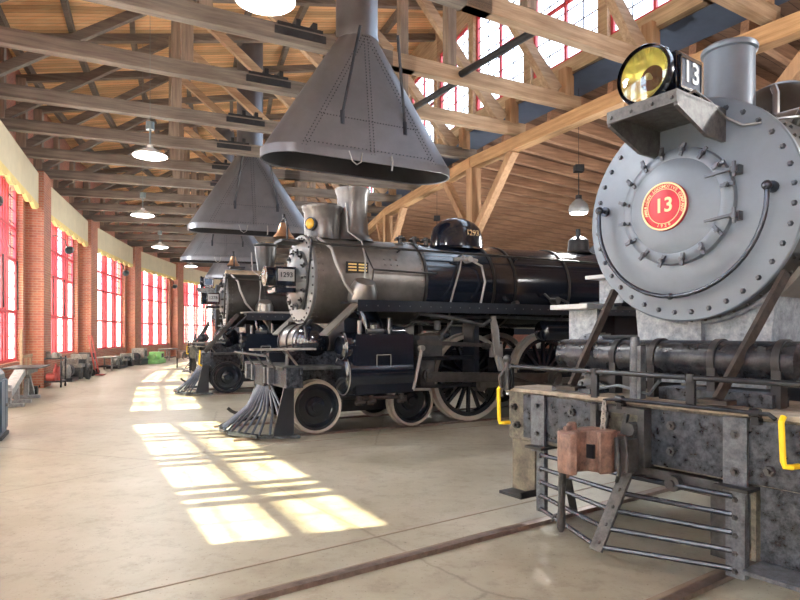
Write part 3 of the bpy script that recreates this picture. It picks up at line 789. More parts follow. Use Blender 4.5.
    # stack
    m = MB(); sx = -2.68; m.lathe((sx, 0, 3.5), (0, 0, 1), [(0, .28), (.08, .225), (.14, .212), (.72, .212), (.73, .235), (.76, .24), (.78, .228), (.78, .20), (.5, .19)], 48, True, True); P(m, 'smokestack', 'steel_grey')
    # boiler, domes, cab
    m = MB(); m.lathe((-3.85, 0, zc), (-1, 0, 0), [(0, Rb), (4.4, Rb + .02)], 48)
    for xx in (-3.9, -5.2, -6.6): m.lathe_ring((xx, 0, zc), FX, Rb, Rb + .022, .06, 48)
    P(m, 'boiler', 'black_satin')
    m = MB(); m.lathe((-3.75, 0, 3.42), (0, 0, 1), [(0, .50), (.08, .42), (.55, .40), (.68, .32), (.76, .16), (.78, .01)], 36); P(m, 'sand_dome', 'graphite_dark')
    m = MB(); m.lathe((-5.3, 0, 3.42), (0, 0, 1), [(0, .50), (.08, .42), (.62, .40), (.76, .3), (.82, .15), (.84, .01)], 36); P(m, 'steam_dome', 'black_gloss')
    m = MB(); m.box(-9.6, -7.9, -1.4, 1.4, 1.5, 3.9); m.prism([(-1.6, 3.85), (-1.2, 4.1), (0, 4.25), (1.2, 4.1), (1.6, 3.85), (1.6, 3.8), (-1.6, 3.8)], 'x', -9.9, -7.6); P(m, 'cab', 'black_satin')
    m = MB(); m.box(-8.3, -6.3, -1.0, 1.0, 1.0, 2.9); P(m, 'firebox', 'black_satin')
    # headlight
    hx, hy, hz = -1.32, 0.0, 3.705
    h = MB(); h.lathe((hx, hy, hz), (-1, 0, 0), [(-.02, .222), (.0, .235), (.05, .235), (.06, .195), (.14, .19), (.3, .15), (.36, .08)], 48, False, True)
    h.box(hx - .50, hx - .12, hy - .19, hy + .21, hz - .16, hz + .15); h.box(hx - .46, hx - .16, hy - .15, hy + .15, hz - .24, hz - .17)
    for a in (40, 140, 230, 310): h.beam((hx - .04, hy + .2 * math.cos(R(a)), hz + .2 * math.sin(R(a))), (hx - .04, hy + .24 * math.cos(R(a)), hz + .24 * math.sin(R(a))), .05, .03)
    for xx in (-.42, -.2): h.box(hx + xx - .03, hx + xx + .03, hy + .05, hy + .12, hz + .13, hz + .155)
    hl = P(h, 'headlight', 'black_gloss', None, .004)
    m = MB(); m.lathe((hx + .0, hy, hz), FX, [(0, .205), (.018, .13), (.026, .02)], 40); m.build('lens', 'headlight_glass', hl)
    m = MB(); m.lathe((hx - .01, hy, hz), (-1, 0, 0), [(0, .205), (.05, .175), (.10, .12), (.13, .06), (.135, .03)], 40, False, True); m.build('reflector', 'reflector', hl)
    m = MB(); m.sphere((hx - .07, hy, hz), .028, 12, 8); m.cyl((hx - .12, hy, hz), (hx - .07, hy, hz), .014, n=8); m.build('bulb', 'silver_paint', hl)
    m = MB(); m.box(hx - .45, hx - .17, hy + .208, hy + .222, hz - .12, hz + .12); m.box(hx - .45, hx - .17, hy - .182, hy - .168, hz - .12, hz + .10); nb_ = m.build('number_board', 'slate_board', hl)
    if detail:
        m = MB(); m.text('13', .235, (hx - .31, hy + .226, hz + .0), SIDE); m.build('board_number', 'silver_paint', nb_)
    m = MB(); m.box(hx - .47, hx - .45, hy + .206, hy + .23, hz - .14, hz + .12); m.box(hx - .17, hx - .15, hy + .206, hy + .23, hz - .14, hz + .12); m.box(hx - .47, hx - .15, hy + .206, hy + .23, hz + .10, hz + .12); m.box(hx - .47, hx - .15, hy + .206, hy + .23, hz - .14, hz - .12); m.build('board_frame', 'black_gloss', hl)
    # headlight bracket
    b = MB(); b.box(-1.98, -1.2, -.24, .36, 3.415, 3.445); b.box(-1.22, -1.19, -.24, .36, 3.35, 3.445)
    for y_ in (-.24, .33): b.prism([(-1.2, 3.43), (-1.2, 3.33), (-1.62, 3.18), (-1.90, 3.18), (-1.90, 3.43)], 'y', y_, y_ + .03)
    for y_ in (-.2, -.02, .16, .32): b.rivet((-1.19, y_, 3.39), FX, .018, .012)
    P(b, 'headlight_bracket', 'strap_iron')
    m = MB(); m.cyl((-1.4, -.1, 3.43), (-1.4, -.1, 3.50), .03, n=8); m.cyl((-1.4, .12, 3.43), (-1.4, .12, 3.50), .03, n=8); P(m, 'bracket_bolts', 'dark_iron')
    m = MB(); m.tube([(-1.5, .22, 3.50), (-1.55, .30, 3.53), (-1.7, .34, 3.46), (-1.85, .38, 3.36), (-1.88, .5, 3.27), (-1.9, .62, 3.26), (-2.05, .7, 3.30), (-2.3, .72, 3.36), (-2.9, .72, 3.34)], .011, 8); P(m, 'lamp_cable', 'bright_iron')
    # generator and fittings right of the stack
    m = MB(); m.M = Matrix.Translation((-.1, .04, -.16)); m.lathe((-2.75, .42, 3.64), (0, 1, 0), [(-.12, .08), (-.1, .13), (.08, .13), (.1, .08), (.16, .05)], 20); m.lathe((-2.95, .45, 3.66), (-1, 0, 0), [(0, .09), (.15, .09), (.2, .05)], 16); m.tube([(-2.72, .3, 3.72), (-2.72, .3, 3.95), (-2.74, .27, 4.02)], .03, 8); m.tube([(-2.6, .5, 3.6), (-2.5, .58, 3.66), (-2.6, .66, 3.58), (-3.2, .7, 3.42)], .035, 8); m.tube([(-2.8, .55, 3.62), (-2.7, .66, 3.72), (-3.0, .72, 3.62), (-3.6, .76, 3.4)], .03, 8)
    P(m, 'turbo_generator', 'graphite')
    # saddle, steam chests and cylinders
    m = MB(); m.prism([(-.55, 1.2), (.55, 1.2), (.62, 1.95), (.50, 1.93), (.3, 1.84), (.1, 1.80), (-.1, 1.80), (-.3, 1.84), (-.5, 1.93), (-.62, 1.95)], 'x', -3.0, -2.15); m.box(-2.2, -2.08, -.06, .06, 1.4, 1.8)
    m.tube(arc((0, zc), .93, 222, 318, 16, 'yz', -2.12), .03, 8)
    P(m, 'cylinder_saddle', 'saddle_blue')
    m = MB(); m.lathe_ring((-2.2, 0, zc), (-1, 0, 0), Rb - .02, Rb + .035, .75, 64); 
    for f in [f for f in m.bm.faces if f.calc_center_median().z > zc - .55]: m.bm.faces.remove(f)
    P(m, 'saddle_flange', 'pipe_grey')
    for sg in (-1, 1):
        m = MB(); m.cyl((-2.15, sg * 1.12, .80), (-3.1, sg * 1.12, .80), .36, n=36); m.lathe((-2.15, sg * 1.12, .80), FX, [(0, .38), (.05, .38), (.06, .30), (.08, .28), (.09, .05)], 36); m.rivets_ring((-2.1, sg * 1.12, .80), FX, .34, 14, .02, .02)
        m.box(-3.0, -2.2, sg * .75 - .1, sg * .75 + .4 * (1 if sg > 0 else 0) + .1, .6, 1.35) if sg > 0 else m.box(-3.0, -2.2, -1.25, -.65, .6, 1.35)
        P(m, 'cylinder', 'black_satin')
        m = MB(); m.lathe((-2.15, sg * 1.10, 1.42), FX, [(-.9, .21), (0, .21), (.04, .23), (.06, .16), (.1, .15), (.13, .05)], 30); m.rivets_ring((-2.1, sg * 1.10, 1.42), FX, .20, 10, .016, .018); P(m, 'valve_chest', 'worn_grey' if sg < 0 else 'black_satin')
        for i, xx in enumerate((-4.2, -5.6, -7.0)): wheel(t, xx, sg, .62, 'driving_wheel', 13)
        m = MB(); m.beam((-3.6, sg * .98, .55), (-7.1, sg * .98, .55), .05, .11, (0, 0, 1)); P(m, 'side_rod', 'rod_steel')
    m = MB(); m.box(-9, -1.1, -.62, -.5, .55, 1.1); m.box(-9, -1.1, .5, .62, .55, 1.1); P(m, 'engine_frame', 'black_satin')
    # running boards with painted steps
    for sg in (-1, 1):
        m = MB(); m.box(-7.9, -2.5, sg * 1.28 - .27, sg * 1.28 + .27, 1.93, 1.99); P(m, 'running_board', 'black_satin')
        m = MB(); m.box(-2.55, -2.05, sg * 1.34 - .24, sg * 1.34 + .24, 1.90, 1.95); P(m, 'step_tread', 'silver_paint')
        m = MB(); m.box(-2.34, -2.30, sg * 1.34 - .19, sg * 1.34 + .17, 1.50, 1.90); P(m, 'step_riser', 'saddle_blue')
        m = MB(); m.box(-2.40, -2.36, sg * 1.06 - .12, sg * 1.06 + .16, 1.96, 2.22); P(m, 'step_riser', 'saddle_blue')
        m = MB(); m.box(-2.42, -2.1, sg * 1.0 - .16, sg * 1.0 + .2, 2.2, 2.235); P(m, 'step_tread', 'silver_paint')
    # transverse air reservoir with straps
    m = MB(); m.lathe((-1.45, -.92, 1.45), (0, 1, 0), [(0, .02), (.02, .10), (.05, .145), (2.0, .145), (2.03, .10), (2.05, .02)], 36)
    tk = P(m, 'air_reservoir', 'tank_black')
    for y_ in (-.30, .05, .52, .95):
        m = MB(); m.lathe_ring((-1.45, y_, 1.45), (0, 1, 0), .143, .158, .05, 32); m.box(-1.4, -1.3, y_, y_ + .06, 1.12, 1.4) ; m.build('strap', 'dark_iron', tk)
    # diagonal smokebox braces
    for sg, a, c in ((-1, (-1.62, -.55, 2.02), (-1.12, -.62, 1.2)), (1, (-1.70, .80, 2.08), (-1.1, .62, 1.2))):
        m = MB(); m.beam(a, c, .035, .065, (0, 0, 1)); m.box(c[0] - .06, c[0] + .08, c[1] - .1, c[1] + .1, 1.17, 1.20); P(m, 'smokebox_brace', 'rust_dark')
    # buffer beam
    m = MB(); m.box(-1.32, -1.02, -1.26, 1.40, .68, 1.12); bb = P(m, 'buffer_beam', 'khaki_worn', None, .008)
    m = MB(); m.box(-1.02, -.992, -1.05, -.28, .72, 1.10); m.box(-1.02, -.992, .20, 1.40, .70, 1.10); m.build('face_plate', 'worn_black_glints', bb)
    for y_ in (-.86, .80): m = MB(); m.box(-.99, -.965, y_ - .075, y_ + .075, .62, 1.11); m.build('beam_strap', 'worn_grey', bb)
    m = MB(); m.box(-1.45, -.98, -1.28, 1.42, 1.12, 1.15); m.box(-2.1, -1.45, -1.0, 1.0, 1.10, 1.13); dk = m.build('deck_plate', 'dusty_deck', bb)
    m = MB(); m.box(-1.40, -1.08, -.80, -.40, 1.15, 1.19); m.box(-1.5, -1.25, .1, .9, 1.15, 1.24); m.build('deck_casting', 'worn_black_glints', bb)
    m = MB()
    for y_, z_ in ((-.86, 1.02), (-.86, .78), (-1.16, .98), (-1.12, .82), (-.5, 1.0), (-.62, .82), (.36, 1.0), (.36, .82), (.80, 1.0), (.80, .76), (1.0, .8), (1.25, .95)):
        m.cyl((-1.0, y_, z_), (-.965, y_, z_), .033, n=6); m.cyl((-.97, y_, z_), (-.94, y_, z_), .016, n=8)
    m.build('beam_bolts', 'machine_dark', bb)
    # coupler pocket and coupler
    m = MB(); m.box(-1.02, -.90, -.26, -.21, .68, 1.1); m.box(-1.02, -.90, .15, .20, .68, 1.1); m.box(-1.02, -.90, -.26, .2, .68, .73); m.box(-1.02, -.93, -.26, .2, 1.05, 1.1)
    for y_ in (-.18, -.02, .1): m.beam((-.93, y_, .74), (-.93, y_ + .06, 1.05), .03, .03, FX)
    m.cyl((-.95, .1, .95), (-.86, .1, .95), .05, n=8); m.cyl((-.95, .1, .80), (-.86, .1, .80), .045, n=8)
    P(m, 'coupler_pocket', 'machine_dark')
    coupler(t, -.78, .80)
    if detail:
        m = MB()
        p0 = Vector((-.80, -.06, 1.12)); p1 = Vector((-.70, .0, .96))
        for k in range(6):
            c = p0.lerp(p1, k / 5.0); ax = (Vector((0, 1, 0)) if k % 2 else Vector((1, 0, 0)))
            m.tube([c + ax * .016 * math.cos(2 * PI * j / 10) + Vector((0, 0, 1)) * .028 * math.sin(2 * PI * j / 10) for j in range(11)], .007, 6)
        P(m, 'coupler_chain', 'pipe_grey')
    # rails on the beam
    m = MB(); m.tube([(-.98, -1.22, 1.345), (-.98, 1.36, 1.345)], .020, 10)
    for y_ in (-1.2, -.28, .5, 1.3): m.cyl((-.98, y_, 1.32), (-.98, y_, 1.37), .034, n=10); m.box(-1.0, -.97, y_ - .03, y_ + .03, 1.14, 1.33)
    P(m, 'front_handrail', 'handrail_dark')
    m = MB(); m.tube([(-.94, -.12, 1.0), (-.9, -.13, 1.14), (-.92, -.02, 1.155), (-.93, 1.02, 1.155), (-.92, 1.06, 1.13)], .014, 8)
    for y_ in (-.02, .94): m.cyl((-.93, y_ - .03, 1.155), (-.93, y_ + .03, 1.155), .028, n=10); m.box(-.99, -.92, y_ - .02, y_ + .02, 1.08, 1.15)
    P(m, 'uncoupling_rod', 'handrail_dark')
    for y_, d, z1, z0 in ((-1.27, 1, 1.13, .83), (1.10, 1, 1.12, .86)):
        m = MB(); m.tube([(-.93, y_, z1 + .03), (-.90, y_, z1), (-.90, y_ + .01, z0 + .03), (-.90, y_ + .02, z0), (-.92, y_ + .05, z0), (-.98, y_ + .06, z0)], .018, 8); P(m, 'grab_handle', 'yellow_paint')
    m = MB(); m.cyl((-.96, -1.22, 1.13), (-.96, -1.22, 1.40), .03, n=10); m.sphere((-.96, -1.22, 1.41), .04, 10, 6); m.tube([(-.96, -1.22, 1.35), (-.9, -1.25, 1.25), (-.92, -1.25, 1.15)], .02, 8); P(m, 'angle_cock', 'machine_dark')
    m = MB(); m.tube([(-1.12, -.35, 1.2), (-1.1, -.15, 1.24), (-1.12, .1, 1.19), (-1.1, .2, 1.3)], .013, 6); m.cyl((-1.12, -.02, 1.15), (-1.12, -.02, 1.62), .035, n=10); m.box(-1.16, -1.09, .02, .05, 1.14, 1.55); P(m, 'air_pipe', 'worn_grey')
    # footboard pilot: posts, apex strap, five rods each side
    pl = MB(); pl.box(-1.03, -.985, -.89, -.80, .10, .70); pi_ = P(pl, 'pilot', 'worn_grey')
    m = MB(); m.box(-1.03, -.97, .74, .86, .08, .70); m.build('side_post', 'worn_grey', pi_)
    m = MB(); m.beam((-1.02, .01, .66), (-.62, .0, .09), .10, .025, (1, 0, .6)); m.build('apex_strap', 'strap_iron', pi_)
    for j in range(5):
        k = j / 4.0; za = .58 - .46 * k; xa = -1.0 + .33 * k; zb = .60 - .47 * k
        for sg in (-1, 1):
            ye = -.83 if sg < 0 else .78
            m = MB(); m.tube([(-.975, ye, zb), (-.965, ye - sg * .03, zb), (-.955 + .02 * k, ye - sg * .10, zb + (.0)), (xa + .02, sg * .04, za)], .019, 8); m.build('pilot_rod', 'rod_blue', pi_)
    m = MB()
    for j in range(5):
        m.rivet((-.985, -.845, .58 - .115 * j), FX, .02, .02); m.rivet((-.97, .80, .58 - .115 * j), FX, .02, .02)
        k = (j + .5) / 5; m.rivet((-1.02 + .4 * k + .014, .01, .66 - .57 * k), (1, 0, .6), .016, .012)
    m.build('pilot_bolts', 'machine_dark', pi_)
    m = MB(); m.beam((-1.2, -.66, .12), (-1.0, -.62, .66), .07, .02, FX); m.beam((-1.25, .0, .6), (-1.02, -.45, .68), .05, .05); m.build('pilot_stay', 'dark_iron', pi_)
    m = MB(); m.box(-1.1, -.88, .70, .92, .655, .675); m.box(-1.1, -.88, -.93, -.74, .655, .675); m.build('pilot_ledge', 'dark_iron', pi_)
    m = MB(); m.cyl((-1.0, .38, .60), (-.95, .38, .60), .055, n=20); m.cyl((-.95, .38, .60), (-.93, .38, .60), .025, n=12); m.box(-1.25, -1.03, -.1, .75, .55, .66); m.box(-1.2, -1.05, .60, .72, .15, .56); P(m, 'brake_fitting', 'machine_dark')
    # corner steps
    m = MB(); m.box(-1.06, -1.03, -1.22, -.95, .22, .70); st = P(m, 'corner_step', 'plate_khaki')
    m = MB(); m.box(-1.06, -.86, -1.22, -.95, .20, .225); m.box(-1.05, -.86, -.965, -.95, .20, .26); m.build('tread', 'dark_iron', st)
    m = MB(); m.box(-1.06, -1.02, .93, 1.40, .22, .70); st = P(m, 'corner_step', 'worn_black_glints')
    m = MB(); m.box(-1.04, -.78, .93, 1.40, .19, .215); m.build('tread', 'worn_grey', st)
    m = MB(); m.box(-1.2, -1.03, .87, .90, .2, .7); m.beam((-1.1, .91, .65), (-1.1, .80, .2), .04, .02, FX); m.build('step_web', 'khaki_worn', st)
    for c in children(t):
        if c.name.split('.')[0] in ('buffer_beam', 'coupler_pocket', 'coupler', 'coupler_chain', 'front_handrail', 'uncoupling_rod', 'grab_handle', 'angle_cock', 'air_pipe', 'pilot', 'brake_fitting', 'corner_step', 'smokebox_brace'): c.location.y = .045 if c.name.startswith('coupler') and 'pocket' not in c.name and 'chain' not in c.name else .08
    return t
L13 = loco13(35, -1.58, 'grey-fronted steam engine wearing a round red 13 plate, filling the right of the photo')
L4 = loco13(14, .1, 'farthest steam engine, mostly hidden, with rusty coupler and yellow grab handles', False, None, 1.3)

# ------------------------------------------------------------------ road engines with slatted pilots
def loco_road(phi, off, label, num, lead, xs=0., zs=1.0):
    t = empty('steam_locomotive', polar(phi, 65 + xs, 0, off), heading(phi), label, 'locomotive')
    P = lambda m, n, mat, par=None, bev=0: m.build(n, mat, par or t, bevel=bev)
    FX = (1, 0, 0); zc, Rb, xf = 2.57, .77, -1.0
    # smokebox
    m = MB(); m.lathe((xf - .02, 0, zc), (-1, 0, 0), [(0, Rb - .02), (2.1, Rb)], 56)
    for k in range(44):
        a = 2 * PI * k / 44
        for xx in (xf - .08, xf - .16, xf - 2.02, xf - 2.1): m.rivet((xx, (Rb - .005) * math.cos(a), zc + (Rb - .005) * math.sin(a)), (0, math.cos(a), math.sin(a)), .016, .014)
    for a in (0, 8, 16):
        for xx in (-2.3, -2.42, -2.54): m.rivet((xx, Rb * math.cos(R(a + 12)), zc + Rb * math.sin(R(a + 12))), (0, 1, .2), .018, .015)
    P(m, 'smokebox', 'graphite' if lead else 'graphite_dark')
    m = MB(); m.lathe((xf, 0, zc), FX, [(-.05, Rb), (0, Rb - .005), (.01, .56), (.0, .50)], 72); fr = P(m, 'smokebox_front', 'front_silver')
    m = MB(); m.rivets_ring((xf, 0, zc), FX, Rb - .06, 32, .022, .02); m.build('rim_bolts', 'dark_iron', fr)
    m = MB(); m.lathe((xf, 0, zc), FX, [(0, .50), (.05, .49), (.07, .44), (.13, .25), (.15, .05)], 56); dr = P(m, 'smokebox_door', 'door_grey')
    for k in range(14):
        a = R(360 / 14 * k); c, s_ = math.cos(a), math.sin(a); o = Vector((xf + .05, .47 * c, zc + .47 * s_)); M = Vector((0, c, s_))
        m = MB(); m.beam(o - M * .05 + Vector((.02, 0, 0)), o + M * .06 + Vector((.03, 0, 0)), .04, .03, FX); m.cyl(o, o + Vector((.08, 0, 0)), .018, n=8); m.build('door_clamp', 'dark_iron', dr)
    # headlight on the door
    hz = zc + .04
    m = MB(); m.box(-.86, -.52, -.2, .24, hz - .17, hz + .15); m.lathe((-.52, .02, hz), FX, [(0, .16), (.10, .17), (.14, .17)], 32); m.box(-.86, -.5, -.2, .24, hz - .28, hz - .2); hl = P(m, 'headlight', 'black_gloss', None, .005)
    m = MB(); m.lathe((-.38, .02, hz), FX, [(0, .155), (.03, .1), (.04, .02)], 28); m.build('lens', 'headlight_glass', hl)
    m = MB(); m.box(-.83, -.55, .24, .25, hz - .09, hz + .11); nb_ = m.build('number_board', 'silver_paint', hl)
    m = MB(); m.text(num, .115, (-.69, .253, hz + .01), SIDE); m.build('board_number', 'black_satin', nb_)
    m = MB(); m.beam((-1.0, -.1, hz - .22), (-.5, -.1, hz - .22), .3, .03); P(m, 'headlight_shelf', 'dark_iron')
    # bell
    bx, bz = (-.72, 3.32) if lead else (-1.25, 3.60)
    m = MB(); m.lathe((bx, 0, bz + .22), (0, 0, -1), [(0, .03), (.02, .07), (.10, .09), (.18, .12), (.24, .17), (.26, .18)], 24, True, False); bl = P(m, 'bell', 'bell_brass')
    m = MB(); m.tube([(bx, -.2, bz - .1), (bx, -.2, bz + .15), (bx, -.08, bz + .28), (bx, .08, bz + .28), (bx, .2, bz + .15), (bx, .2, bz - .1)], .02, 8); m.box(bx - .3, bx + .1, -.23, .23, bz - .13, bz - .09); m.cyl((bx, 0, bz + .25), (bx, 0, bz + .36), .03, n=8); m.build('bell_yoke', 'dark_iron', bl)
    # chimney group
    if lead:
        m = MB(); m.lathe((-1.42, 0, 3.28), (0, 0, 1), [(0, .33), (.05, .315), (.48, .32), (.52, .35), (.58, .36), (.60, .34)], 40); P(m, 'feedwater_drum', 'stack_grey')
        m = MB(); m.lathe((-2.0, 0, 3.28), (0, 0, 1), [(0, .42), (.07, .34), (.16, .29), (.5, .265), (.85, .285), (.93, .32), (.96, .32), (.95, .26), (.6, .24)], 40); P(m, 'smokestack', 'stack_grey')
        m = MB(); m.lathe((-1.15, .2, 3.52), (.85, .5, 0), [(-.08, .09), (.0, .11), (.04, .115)], 24); ml = P(m, 'marker_lamp', 'dark_iron'); m = MB(); m.lathe((-1.11, .225, 3.52), (.85, .5, 0), [(0, .09), (.03, .07), (.05, .02)], 20); m.build('amber_lens', 'lamp_amber', ml)
    else:
        m = MB(); m.lathe((-2.15, 0, 3.26), (0, 0, 1), [(0, .36), (.07, .27), (.16, .22), (.55, .28), (.86, .31), (.9, .35), (.94, .35), (.93, .29)], 32); P(m, 'smokestack', 'graphite_dark')
        m = MB(); m.lathe((-1.0, .1, 3.30), (-1, 0, 0), [(0, .02), (.02, .09), (.04, .12), (1.05, .12), (1.08, .08)], 28); P(m, 'feedwater_heater', 'heater_tan')
    # boiler, bands, domes
    m = MB(); m.lathe((-3.1, 0, zc), (-1, 0, 0), [(0, Rb), (1.5, Rb + .03), (3.6, Rb + .08), (6.4, Rb + .1)], 56); bo = P(m, 'boiler', 'black_gloss' if lead else 'black_satin')
    for xx, rr in ((-3.12, .79), (-4.6, .81), (-5.1, .82), (-6.45, .855), (-7.8, .87)):
        m = MB(); m.lathe_ring((xx, 0, zc), FX, rr - .02, rr + .012, .05, 56); m.build('boiler_band', 'graphite_dark', bo)
    m = MB()
    for dx in range(2): pass
    prof = [(0, .48), (.05, .42), (.25, .41), (.38, .37), (.48, .28), (.54, .16), (.565, .02)]
    rings = []
    for h_, r_ in prof: rings.append([m.v((-4.25 + (r_ * 1.35) * math.cos(2 * PI * i / 32), r_ * 1.0 * math.sin(2 * PI * i / 32), 3.28 + h_ * 1.15)) for i in range(32)])
    m.loft(rings); dm = P(m, 'steam_dome', 'black_gloss')
    m = MB(); m.text(num, .15, (-4.34, .425, 3.58), SIDE); m.build('dome_number', 'gold_letter', dm)
    m = MB(); m.lathe((-7.5, 0, 3.42), (0, 0, 1), [(0, .3), (.05, .24), (.3, .22), (.36, .15), (.4, .04)], 24); m.cyl((-7.4, .1, 3.6), (-7.4, .1, 3.95), .05, n=12); P(m, 'safety_valve_turret', 'dark_iron')
    m = MB(); m.box(-9.4, -7.6, -.95, .95, 1.2, 2.9); P(m, 'firebox', 'black_satin')
    m = MB(); m.box(-11.3, -9.4, -1.45, 1.45, 1.6, 3.7); m.prism([(-1.6, 3.65), (-1.1, 3.95), (0, 4.05), (1.1, 3.95), (1.6, 3.65)], 'x', -11.6, -9.2); P(m, 'cab', 'black_satin')
    # valves on top
    for xx in (-2.9, -3.2, -3.45):
        m = MB(); m.cyl((xx, .15, 3.3), (xx, .15, 3.46), .045, n=10); m.cyl((xx, .15, 3.40), (xx, .15, 3.43), .09, n=12); m.tube([(xx - .1, .2, 3.38), (xx + .1, .1, 3.38)], .02, 6); P(m, 'check_valve', 'graphite_dark')
    # hand rail along the boiler
    for sg in (-1, 1):
        m = MB(); m.tube([(-1.0, sg * .55, 3.16), (-1.2, sg * .70, 3.12), (-5, sg * .76, 3.12), (-9.4, sg * .80, 3.12)], .022, 8)
        for xx in (-1.3, -2.6, -3.9, -5.2, -6.5, -7.8): m.cyl((xx, sg * .6, 3.08), (xx, sg * .74, 3.12), .018, n=8)
        P(m, 'boiler_handrail', 'graphite_dark')
    m = MB(); m.tube([(-1.02, .45, 3.25), (-1.0, .62, 3.18), (-.98, .6, 2.9), (-.97, .45, 2.35), (-.97, .30, 2.05)], .022, 8); P(m, 'front_pipe', 'dark_iron')
    m = MB(); m.tube([(-1.15, .5, 3.25), (-1.3, .74, 3.05), (-1.35, .82, 2.8), (-1.5, .86, 2.45), (-1.75, .86, 2.16)], .026, 8); m.tube([(-1.7, .40, 3.9), (-1.72, .45, 3.4), (-1.9, .62, 3.22), (-1.9, .78, 2.9), (-1.85, .86, 2.5), (-1.78, .88, 2.16)], .016, 8); P(m, 'smokebox_pipe', 'pipe_grey')
    m = MB(); m.tube([(-3.9, .72, 3.08), (-3.75, .85, 2.8), (-3.55, .86, 2.2), (-3.4, 1.0, 1.7)], .018, 8); m.tube([(-3.9, .72, 3.08), (-4.25, .84, 2.9), (-4.3, .88, 2.6), (-4.2, .88, 2.2)], .022, 8); m.tube([(-3.7, .72, 3.0), (-3.95, .8, 3.02), (-4.2, .76, 3.0)], .035, 8); m.cyl((-3.95, .75, 3.0), (-3.95, .92, 3.0), .06, n=10); P(m, 'injector_pipe', 'pipe_grey')
    m = MB(); m.cyl((-6.0, .8, 2.3), (-6.0, .98, 2.3), .07, n=12); m.tube([(-5.7, .92, 2.42), (-5.8, .95, 2.32), (-6.1, .95, 2.32), (-6.3, .95, 2.25)], .025, 8); m.cyl((-5.0, .82, 2.2), (-5.0, .96, 2.22), .05, n=10); P(m, 'boiler_cock', 'bright_iron')
    m = MB(); m.tube([(-2.0, .88, 2.72), (-3.25, .88, 2.70)], .018, 8); m.tube([(-2.0, .78, 2.3), (-2.0, .88, 2.72), (-1.95, .6, 3.1)], .014, 8); P(m, 'side_handrail', 'graphite_dark')
    if lead:
        m = MB(); m.box(-1.95, -1.55, .765, .79, 2.66, 2.84); bp = P(m, 'builder_plate', 'rust_dark')
        m = MB()
        for z_ in (2.80, 2.75, 2.70): m.box(-1.92, -1.77, .79, .796, z_ - .012, z_ + .012); m.box(-1.73, -1.58, .79, .796, z_ - .012, z_ + .012)
        m.build('raised_bars', 'brass', bp)
        m = MB(); m.lathe((-1.85, .72, 2.2), (0, .5, 1), [(0, .25), (.2, .24), (.35, .17), (.4, .02)], 24); P(m, 'steam_pipe_casing', 'graphite')
    else:
        m = MB(); m.lathe((-2.0, .72, 2.2), (0, .5, 1), [(0, .25), (.2, .24), (.35, .17), (.4, .02)], 24); m.lathe((-2.0, 1.0, 1.5), (0, 0, 1), [(0, .16), (.9, .16)], 16); P(m, 'steam_pipe_casing', 'graphite')
    # steam pipe to cylinder
    for sg in (-1, 1):
        m = MB(); m.tube([(-1.85, sg * .6, 2.2), (-1.85, sg * .95, 1.98), (-1.9, sg * 1.08, 1.75), (-1.92, sg * 1.1, 1.5)], .17, 16); P(m, 'steam_pipe', 'black_gloss')
        # running board
        m = MB(); m.box(-9.4, -1.45, sg * 1.12 - .34, sg * 1.12 + .34, 2.13, 2.17); m.box(-9.4, -1.45, sg * 1.46 - .015, sg * 1.46 + .015, 1.99, 2.17); rb = P(m, 'running_board', 'black_satin')
        m = MB(); m.rivets_line((-1.6, sg * 1.475, 2.08), (-8.8, sg * 1.475, 2.08), 38, (0, sg, 0), .012, .01); m.build('edge_rivets', 'bright_iron', rb)
        m = MB()
        m.beam((-1.5, sg * 1.30, 2.12), (-.95, sg * 1.30, 1.62), .34, .03); P(m, 'sloping_board', 'graphite' if lead else 'black_satin')
        # cylinder and chest
        y0, y1 = (sg * .8, sg * 1.36)
        m = MB(); m.box(-2.5, -1.42, min(y0, y1), max(y0, y1), .98, 1.45); m.cyl((-1.42, sg * 1.06, .98), (-2.5, sg * 1.06, .98), .34, n=40); m.cyl((-1.42, sg * 1.10, 1.42), (-2.5, sg * 1.10, 1.42), .24, n=32); m.box(-2.5, -1.47, min(sg * 1.0, sg * 1.365), max(sg * 1.0, sg * 1.365), .68, 1.63)
        cy = P(m, 'cylinder', 'black_gloss')
        m = MB(); m.lathe((-1.42, sg * 1.06, .98), FX, [(0, .35), (.05, .35), (.06, .30), (.10, .26), (.12, .02)], 40); m.build('cylinder_head', 'black_gloss', cy)
        m = MB(); m.lathe_ring((-1.37, sg * 1.06, .98), FX, .315, .335, .012, 40); m.lathe_ring((-1.33, sg * 1.10, 1.42), FX, .19, .205, .012, 32); m.build('head_ring', 'pipe_grey', cy)
        m = MB(); m.lathe((-1.42, sg * 1.10, 1.42), FX, [(0, .25), (.08, .25), (.10, .20), (.14, .17), (.15, .02)], 32); m.build('valve_head', 'black_gloss', cy)
        if sg > 0:
            m = MB(); fx0, fx1, fz0, fz1 = -2.08, -1.83, 1.08, 1.30
            for a_, b_ in (((fx0, fz0), (fx0, fz1)), ((fx0, fz1), (fx1, fz1)), ((fx1, fz1), (fx1, fz0)), ((fx1, fz0), (fx0, fz0))): m.beam((a_[0], 1.368, a_[1]), (b_[0], 1.368, b_[1]), .008, .008)
            m.build('lining_square', 'white_paint', cy)
            m = MB(); m.cyl((-1.85, 1.2, 1.66), (-1.85, 1.2, 1.78), .06, n=10); m.tube([(-1.7, 1.25, 1.68), (-2.0, 1.25, 1.68)], .04, 8); m.cyl((-2.15, 1.15, 1.6), (-2.15, 1.15, 1.9), .03, n=8); m.cyl((-2.15, 1.15, 1.7), (-2.15, 1.15, 1.74), .06, n=10); m.cyl((-1.6, 1.2, 1.62), (-1.6, 1.2, 1.85), .035, n=8); m.build('lubricator', 'bright_iron', cy)
            m = MB(); m.tube([(-1.5, 1.3, .62), (-2.4, 1.3, .60)], .03, 8)
